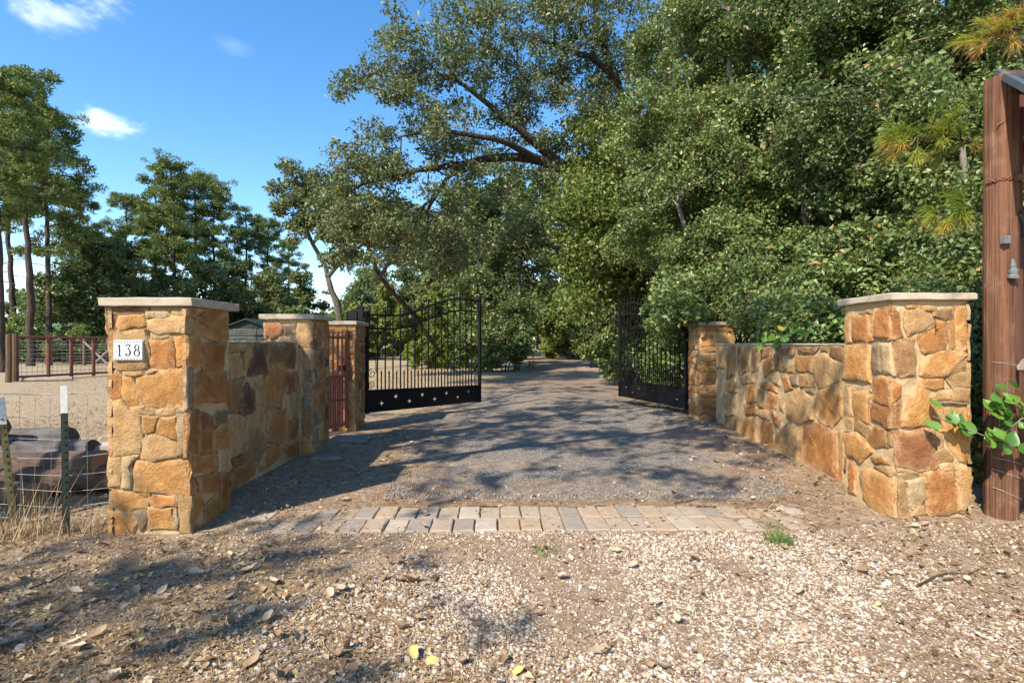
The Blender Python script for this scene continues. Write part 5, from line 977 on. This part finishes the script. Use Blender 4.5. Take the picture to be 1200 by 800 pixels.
# ------------------------------------------------------------------ small growth
def blade_arrays(r, C, D, ln, wd):
    """thin three-corner blades from C along D"""
    S = unit(np.cross(D, r.normal(size=C.shape)))*wd[:, None]*.5; n = len(C)
    V = np.stack([C-S, C+S, C+D*ln[:, None]], axis=1).reshape(-1, 3); return V, np.arange(n*3).reshape(-1, 3)
def build_boughs():
    r = np.random.default_rng(31); q = random.Random(31)
    spec = [((4.75, 4.75, 3.16), (-1.35, -.1, .10), 30, 'yellowing pine bough with long needles left of the tall timber pole'), ((4.75, 4.7, 2.52), (-1.0, -.1, .06), 10, 'small green pine sprig left of the tall timber pole'), ((5.5, 5.1, 4.55), (-1.0, -.1, -.2), 24, 'yellow orange pine bough in the top corner above the shingled roof')]
    for k, (o, d, nt_, lb) in enumerate(spec):
        o = Vector(o); d = Vector(d); root = empty('pine_bough', o); tag(root, lb, 'branch', 'pine boughs by the timber pole'); mb = MB()
        path = lambda t: d*t+Vector((0, .03*math.sin(5*t), -.09*t*t+.05*math.sin(3*t)))
        mb.tube([path(t/10) for t in range(11)], [.014-.0011*t for t in range(11)], 6); CC = []; DD = []
        for t in range(nt_):
            u = 1 if t == 0 else q.uniform(.42, 1); p = path(u); s = Vector((q.gauss(-.10, .10), q.gauss(0, .08), q.gauss(.02, .08))) if t else Vector((-.03, 0, 0)); mb.tube([p, p+s*.6+Vector((0, 0, -.01)), p+s], [.006, .005, .004], 5); n = 105
            a = unit(np.array([tuple(s.normalized()+Vector((-.45, 0, .1)))])+r.normal(size=(n, 3))*.62); CC.append(np.array([tuple(p+s)])-a*.02+r.normal(size=(n, 3))*.006-np.array([tuple(s)])*r.random((n, 1))*.5); DD.append(a)
        mb.build('stem', M_PBARK, root); C = np.concatenate(CC); D = np.concatenate(DD); n = len(C); ln = r.uniform(.10, .19, n); sd = r.normal(size=(n, 3)); S = unit(np.cross(D, sd))*r.uniform(.0011, .0022, n)[:, None]
        M = C+D*ln[:, None]*.55; E = C+D*ln[:, None]-np.array([[0, 0, 1]])*(ln*.22)[:, None]
        V = np.stack([C-S, C+S, M+S, M-S, E], axis=1).reshape(-1, 3); b = np.arange(n)[:, None]*5; F = np.concatenate([b+np.array([[0, 1, 2]]), b+np.array([[0, 2, 3]]), b+np.array([[3, 2, 4]])], axis=1).reshape(-1, 3)
        tint = (np.repeat(r.random(nt_)*.45, 105)+r.random(n)*.3+.08+.3*(D[:, 2] < -.2)+(.2 if k == 2 else -.1 if k == 1 else 0)).clip(0, 1)
        link('needles', np_mesh('needles', V, F, L_BOUGH, 3, np.repeat(tint, 5)), root)
build_boughs()
LEAF6 = [(0, 0, 0), (.12, .14, .02), (.24, .32, .05), (.25, .48, .04), (.31, .66, .06), (.21, .88, .0), (0, 1.03, -.06), (-.19, .9, .0), (-.29, .68, .05), (-.27, .48, .04), (-.22, .30, .05), (-.11, .14, .02), (0, .5, -.035)]
LEAF6F = [(i, (i+1) % 12, 12) for i in range(12)]
HEART = [(0, 0, 0), (.22, -.05, .02), (.42, .12, .06), (.44, .36, .05), (.30, .66, .03), (.10, .92, -.03), (0, 1.08, -.10), (-.10, .92, -.03), (-.30, .66, .03), (-.44, .36, .05), (-.42, .12, .06), (-.22, -.05, .02), (0, .42, -.04)]
def big_leaf(name, mat, s, tint, curl=0, shape=None, twist=0):
    v = []
    for x, y, z in (shape or LEAF6):
        a = twist*(y-.5); z2 = z+curl*(y-.5)**2*1.2+abs(x)*abs(x)*curl*2.4; v.append((s*(x*math.cos(a)-z2*math.sin(a)), (y-.5)*s, s*(x*math.sin(a)+z2*math.cos(a))))
    return np_mesh(name, np.array(v), np.array(LEAF6F), mat, 3, np.full(13, tint))
def build_vines():
    vm = [big_leaf('leaf', L_VINE, .095, t, c*3, HEART, c*4) for t, c in ((.2, .1), (.45, -.1), (.62, .05), (.8, .15), (.97, .1))]
    specs = [('bright green vine trailing across the foot of the tall timber pole', [[(4.05, 3.72, .72), (3.82, 3.74, .88), (3.65, 3.73, .86), (3.50, 3.76, .70), (3.32, 3.84, .78), (3.12, 3.86, .86)], [(4.05, 3.76, .84), (3.88, 3.74, .92), (3.76, 3.72, 1.02), (3.70, 3.72, 1.05)], [(4.00, 3.72, .62), (3.90, 3.70, .64), (3.82, 3.69, .58)], [(3.55, 3.80, .74), (3.56, 3.79, .92), (3.55, 3.82, 1.06)], [(3.80, 3.72, .84), (3.72, 3.7, .68), (3.68, 3.69, .62)]], 110),
             ('bright leafy vine hanging over the coping of the low wall', [[(4.2, 7.1, 1.75), (3.9, 6.95, 1.72), (3.6, 6.85, 1.60), (3.40, 6.8, 1.50), (3.25, 6.8, 1.40)], [(3.85, 6.6, 1.52), (3.55, 6.5, 1.56), (3.32, 6.45, 1.48), (3.24, 6.4, 1.40)], [(4.3, 6.4, 1.7), (4.0, 6.1, 1.74), (3.7, 6.0, 1.62)], [(4.1, 6.0, 1.9), (3.9, 5.8, 1.7), (3.75, 5.6, 1.52)]], 110)]
    r = random.Random(8)
    for lb, paths, n in specs:
        o = Vector(paths[0][0]); root = empty('vine', o); tag(root, lb, 'vine'); mb = MB()
        for p in paths: mb.tube([Vector(q)-o for q in p], .004, 5)
        mb.build('stem', M_TWIG, root)
        for k in range(n):
            p = r.choice(paths); i = r.randrange(len(p)-1); q = Vector(p[i]).lerp(Vector(p[i+1]), r.random())-o+Vector((r.gauss(0, .045), r.gauss(0, .03)-.02, r.gauss(0, .045)))
            lf = link('leaf', r.choice(vm[:4]) if r.random() > .05 else vm[4], root, q, (r.uniform(.5, 1.4), r.uniform(-.6, .6), r.uniform(-1.0, 1.0))); s = r.uniform(.55, 1.25); lf.scale = (s, s, s)
build_vines()
def build_grass():
    r = np.random.default_rng(41)
    def tuft(lb, x, y, n, h, sp, mat, cat='grass tuft'):
        C = np.zeros((n, 3)); C[:, :2] = r.normal(size=(n, 2))*sp; D = unit(np.concatenate([r.normal(size=(n, 2))*.45+C[:, :2]*3, np.ones((n, 1))], axis=1))
        V, F = blade_arrays(r, C, D, r.uniform(.5, 1.1, n)*h, r.uniform(.004, .008, n)); o = link('grass_tuft', np_mesh('grass_tuft', V, F, mat, 3, np.repeat(r.random(n), 3)), None, (x, y, g(x, y))); tag(o, lb, cat, 'tufts at the entrance')
    tuft('bright green grass tuft growing in front of the pale paver end', PXY(914, 3.66), 3.66, 200, .11, .045, L_GRASS); tuft('small sparse weed in the gravel below the middle pavers', PXY(640, 3.5), 3.5, 60, .06, .05, L_GRASS)
    tuft('little weed at the corner of the pale paver end', PXY(905, 4.0), 4.0, 40, .05, .04, L_GRASS)
    # dry stalks in the fence
    for lb, x, y, n, h, lean in (('bundle of tall dry stalks leaning in the wire fence', -3.55, 3.82, 60, .62, .28), ('ragged dry weeds at the foot of the wire fence by the photo edge', -3.75, 3.66, 190, .34, .05), ('short dry weeds at the foot of the numbered pillar and the dark stake', -3.15, 3.85, 120, .22, .0)):
        C = np.zeros((n, 3)); C[:, 0] = r.normal(size=n)*(.09 if lean > .1 else .22); C[:, 1] = r.normal(size=n)*.07; D = unit(np.concatenate([r.normal(size=(n, 2))*.28+np.array([[lean, 0]]), np.ones((n, 1))], axis=1))
        V, F = blade_arrays(r, C, D, r.uniform(.4, 1.05, n)*h, r.uniform(.004, .009, n)); tag(link('dry_weeds', np_mesh('dry_weeds', V, F, L_STRAW, 3, np.repeat(r.random(n), 3)), None, (x, y, g(x, y))), lb, 'weeds')
    # field grass, counted by nobody
    n = 26000; Y = 4.2+30*r.random(n)**1.6; X = np.where(r.random(n) < .55, -3.0-r.random(n)*Y*.75, -1.0-r.random(n)*4.5); ok = (X < -3.4) | (Y > 10.5); ok &= ~((X > -3.6) & (Y < 9.6)); ok &= ~((Y > 4.2) & (Y < 5.8) & (X > -7) & (X < -3) & (r.random(n) < .6)); X, Y = X[ok], Y[ok]; n = len(X)
    C = np.stack([X, Y, np.array([g(a, b) for a, b in zip(X, Y)])-.005], axis=1); D = unit(np.concatenate([r.normal(size=(n, 2))*.9, r.uniform(.15, 1, (n, 1))], axis=1)); s = .6+Y*.035
    V, F = blade_arrays(r, C, D, r.uniform(.05, .12, n)*s, r.uniform(.006, .012, n)*s); tag(link('dry_grass', np_mesh('dry_grass', V, F, L_STRAW, 3, np.repeat(r.random(n), 3))), 'short dry straw coloured grass of the field', 'grass', None, 'stuff')
build_grass()

# ------------------------------------------------------------------ gravel, litter and fallen leaves
ICO = None
def build_gravel():
    r = np.random.default_rng(51); t = (1+5**.5)/2
    iv = unit(np.array([(-1, t, 0), (1, t, 0), (-1, -t, 0), (1, -t, 0), (0, -1, t), (0, 1, t), (0, -1, -t), (0, 1, -t), (t, 0, -1), (t, 0, 1), (-t, 0, -1), (-t, 0, 1)], dtype=float))
    fi = np.array([(0, 11, 5), (0, 5, 1), (0, 1, 7), (0, 7, 10), (0, 10, 11), (1, 5, 9), (5, 11, 4), (11, 10, 2), (10, 7, 6), (7, 1, 8), (3, 9, 4), (3, 4, 2), (3, 2, 6), (3, 6, 8), (3, 8, 9), (4, 9, 5), (2, 4, 11), (6, 2, 10), (8, 6, 7), (9, 8, 1)])
    ov = np.array([(1, 0, 0), (-1, 0, 0), (0, 1, 0), (0, -1, 0), (0, 0, 1), (0, 0, -1)], dtype=float); fo = np.array([(0, 2, 4), (2, 1, 4), (1, 3, 4), (3, 0, 4), (2, 0, 5), (1, 2, 5), (3, 1, 5), (0, 3, 5)])
    def stones(X, Y, rad, bv, bf, lift=.25):
        n = len(X); k = len(bv); sc = rad[:, None]*np.stack([r.uniform(.8, 1.35, n), r.uniform(.7, 1.1, n), r.uniform(.45, .8, n)], axis=1); a = r.uniform(0, 6.283, n); b = r.normal(size=n)*.3
        P = bv[None]*(1+r.normal(size=(n, k, 1))*.14)*sc[:, None]; x = P[:, :, 0]; y = P[:, :, 1]; z = P[:, :, 2]
        z2 = z*np.cos(b)[:, None]+x*np.sin(b)[:, None]; x2 = x*np.cos(b)[:, None]-z*np.sin(b)[:, None]; ca, sa = np.cos(a)[:, None], np.sin(a)[:, None]
        Z = np.array([g(p, q) for p, q in zip(X, Y)]); V = np.stack([X[:, None]+x2*ca-y*sa, Y[:, None]+x2*sa+y*ca, Z[:, None]+z2+(rad*lift)[:, None]], axis=2)
        return V.reshape(-1, 3), (np.arange(n)[:, None, None]*k+bf[None]).reshape(-1, 3), k
    def pick(n, x0, x1, y0, y1, pw=1.0):
        X = r.uniform(x0, x1, n); Y = y0+(y1-y0)*r.random(n)**pw; keep = np.array([random.random() < gravel_mask(a, b) for a, b in zip(X, Y)]); return X[keep], Y[keep]
    X, Y = pick(110000, -3.0, 3.7, 1.75, 3.9, 1.25); n = len(X); rad = np.exp(r.normal(-5.1, .45, n)).clip(.003, .018)
    V, F, k = stones(X, Y, rad, iv, fi, .12); m = np_mesh('gravel', V, F, L_PEB, 3, np.repeat((r.random(n)**1.15), k), True); tag(link('gravel', m), 'loose pale and tan pebbles spread in front of the pavers', 'gravel', None, 'stuff')
    # thin scatter of stones outside the dense patches
    n = 14000; X = r.uniform(-3.2, 4.2, n); Y = 1.75+2.1*r.random(n)**1.2; rad = np.exp(r.normal(-5.0, .35, n)).clip(.003, .014); V, F, k = stones(X, Y, rad, ov, fo); tag(link('scattered_gravel', np_mesh('scattered_gravel', V, F, L_PEB, 3, np.repeat(r.random(n), k), True)), 'thin scatter of small stones on the brown dirt', 'gravel', None, 'stuff')
    n = 26000; Y = 4.7+7*r.random(n)**1.7; X = np.array([drive_mid(y)+drive_half(y)*random.uniform(-1, 1)*.93 for y in Y]); rad = np.exp(r.normal(-4.9, .3, n)).clip(.004, .016)*(1+.05*(Y-4.7)); V, F, k = stones(X, Y, rad, ov, fo, .9); tag(link('grey_chippings', np_mesh('grey_chippings', V, F, L_CHIP, 3, np.repeat(np.where(r.random(n) < .05, 1, r.random(n)*.85), k), True)), 'loose grey chippings on the driveway', 'gravel', None, 'stuff')
build_gravel()
def inside_wall(x, y):
    return (-3.0 < x < -2.3 and 3.75 < y < 4.45) or (2.83 < x < 3.5 and 3.9 < y < 4.56) or (-3.05 < x < -2.5 and 4.3 < y < 6.4) or (-3.05 < x < -2.4 and 6.25 < y < 6.95) or (-3.05 < x < -2.4 and 8.0 < y < 8.7) or (3.1 < x and 4.4 < y < 9.4 and x > wall_right_x(y)-.02) or math.hypot(x-3.6, y-3.99) < .17
def litter_density(x, y):
    d = .12+.25*max(0, nz(x, y, 1.1, 4))
    d += .95*(1-sstep(-1.6, -.1, x+.75*(y-3.0)*(1 if y < 3.6 else 0)))*(1-sstep(3.9, 4.0, y))*(y < 4)      # left foreground
    if 4 < y < 9: d += .85*(1-sstep(-2.0, -1.0, x+.15*(y-4.4)))
    if 4.4 < y < 10: d += .9*sstep(-1.15, -.25, x-wall_right_x(y))
    if y > 4.4: d += .22
    if y < 4.4: d += .55*sstep(1.6, 2.6, x)
    if 4.38 < y < 4.75: d += .45
    if 3.85 < y < 4.4 and -1.0 < x < 1.7: d *= .5
    return min(1, d)
def build_litter():
    r = np.random.default_rng(61); rr = random.Random(61)
    # needles and straw lying flat
    P = []
    while len(P) < 42000:
        y = 1.75+7.5*rr.random()**1.9; x = rr.uniform(-1.15, 1.15)*y*.95
        if inside_wall(x, y) or rr.random() > litter_density(x, y)*.9+.08: continue
        P.append((x, y, g(x, y)+rr.uniform(.002, .014)))
    C = np.array(P); n = len(C); a = r.uniform(0, 6.283, n); D = unit(np.stack([np.cos(a), np.sin(a), r.normal(size=n)*.10], axis=1)); S = np.stack([-np.sin(a), np.cos(a), np.zeros(n)], axis=1)*r.uniform(.0014, .0034, n)[:, None]; L_ = r.uniform(.04, .13, n)[:, None]
    V = np.stack([C-S, C+S, C+D*L_], axis=1).reshape(-1, 3); tag(link('needle_litter', np_mesh('needle_litter', V, np.arange(n*3).reshape(-1, 3), L_STRAW, 3, np.repeat(r.random(n)*.85, 3))), 'fine layer of dry needles and straw on the ground', 'litter', None, 'stuff')
    # crumbled leaf litter
    P = []
    while len(P) < 15000:
        y = 1.8+10*rr.random()**1.8; x = rr.uniform(-1.1, 1.1)*y*.98
        if inside_wall(x, y) or rr.random() > litter_density(x, y): continue
        P.append((x, y, g(x, y)+rr.uniform(.004, .022)))
    for k in range(9000):
        x = rr.uniform(-9, -3.1); y = rr.uniform(4.3, 17); P.append((x, y, g(x, y)+.02))
    for k in range(240):
        y = 1.95+1.8*rr.random(); x = rr.uniform(-1.1, -.1)*y
        if not inside_wall(x, y): P.append((x, y, g(x, y)+.018))
    C = np.array(P); n = len(C); N = unit(r.normal(size=(n, 3))*.38+np.array([0, 0, 1.])); s = np.exp(r.normal(-3.85, .45, n)).clip(.008, .055); s[-240:] *= 1.4
    V, F = leaf_arrays(C, N, r.normal(size=(n, 3)), s, s*r.uniform(.45, .8, n), r.choice([-.3, .3, .45], n)[:, None] if False else .28, .1); tag(link('leaf_litter', np_mesh('leaf_litter', V, F, L_DRY, 3, np.repeat(r.random(n)**1.15, 4))), 'brown crumbled leaf litter over the ground and driveway edges', 'litter', None, 'stuff')
    # the larger leaves, each on its own
    ms = [big_leaf('dry_leaf', L_DRY, .066, t, c, None, w) for t, c, w in ((.83, .8, .5), (.62, -.9, -.8), (.72, 1.1, .9), (.5, .7, -.4), (.86, -1.0, .6), (.36, 1.2, 1.2), (.68, .5, -1.0), (.8, 1.4, .3), (.55, -1.2, .8), (.44, 1.5, -.6))]; my = [big_leaf('dry_leaf', L_DRY, .07, 1, c) for c in (.6, -.5)]
    zones = [(118, 'pale curled oak leaf lying among straw in the shaded corner left of the gravel', 'fallen leaves left of the gravel', lambda: (lambda y: (-(.12+.86*rr.random()**.8)*y+.12*(2.1-y)+.0*y, y))(rr.uniform(2.12, 3.62)), 1.0),
             (38, 'dry leaf lying on the shaded ground along the low left wall', 'fallen leaves along the left wall', lambda: (rr.uniform(-2.25, -.9), rr.uniform(4.5, 7.8)), 1.0),
             (38, 'brown dry leaf lying on the bank at the foot of the sunlit low wall', 'fallen leaves along the right wall', lambda: (lambda y: (wall_right_x(y)-rr.random()**1.4*1.1-.08, y))(rr.uniform(4.6, 8.8)), .9),
             (36, 'tan dry leaf lying on the pale sunlit gravel', 'fallen leaves on the gravel', lambda: (lambda y: (rr.uniform(-.1, .62)*y, y))(rr.uniform(2.2, 3.6)), .85),
             (28, 'yellow brown leaf lying near the sunlit pillar and timber pole', 'fallen leaves by the timber pole', lambda: (rr.uniform(2.1, 3.6), rr.uniform(2.75, 3.85)), .9),
             (26, 'curled brown leaf lying on the grey driveway gravel', 'fallen leaves on the driveway', lambda: (lambda y: (drive_mid(y)+drive_half(y)*rr.uniform(-.9, .9), y))(4.6+8*rr.random()**1.5), .95),
             (12, 'small dry leaf lying on the worn pavers', 'fallen leaves on the pavers', lambda: (rr.uniform(-1.9, 2.3), rr.uniform(3.86, 4.38)), .75)]
    for n, lb, gp, f, sc in zones:
        k = 0
        while k < n:
            x, y = f()
            if inside_wall(x, y) or (gp.endswith('gravel') and 'left' in gp and x > -1.1+(y-2.1)*.62+.5): continue
            o = link('dry_leaf', rr.choice(ms), None, (x, y, g(x, y)+.016+(.025 if 'pavers' in gp else 0)), (rr.gauss(0, .26), rr.gauss(0, .26), rr.uniform(0, 6.28))); s = sc*rr.uniform(.6, 1.45); o.scale = (s, s*rr.uniform(.9, 1.15), s)
            tag(o, lb, 'leaf', gp); k += 1
    for k, (px, py) in enumerate(((486, 772), (508, 778), (483, 768), (604, 741*0+790))):
        Y = 854/(py-402); o = link('yellow_leaf', my[k % 2], None, (PXY(px, Y), Y, g(PXY(px, Y), Y)+.02), (rr.gauss(0, .3), rr.gauss(0, .3), rr.uniform(0, 6))); tag(o, 'fresh yellow leaf lying on the gravel at the near edge of the view', 'leaf', 'yellow leaves on the gravel')
    # twigs
    for lb, a, b, w in (('thin dark twig lying on the gravel below the timber pole', (1072, 690), (1142, 676), .006), ('short dark twig lying beside the wall bank', (790, 590), (830, 585), .005), ('thin grey stick lying in the shaded corner of the foreground', (40, 690), (95, 668), .005)):
        A = Vector((PXY(a[0], 854/(a[1]-402)), 854/(a[1]-402), 0)); B = Vector((PXY(b[0], 854/(b[1]-402)), 854/(b[1]-402), 0)); pts = []
        for i in range(6): p = A.lerp(B, i/5)+Vector((rr.gauss(0, .008), rr.gauss(0, .02), 0)); pts.append((p.x, p.y, g(p.x, p.y)+.018))
        tag(MB().tube(pts, [w, w, w*.9, w*.8, w*.6, w*.4], 5).build('twig', M_BARK), lb, 'twig', 'twigs on the ground')
build_litter()
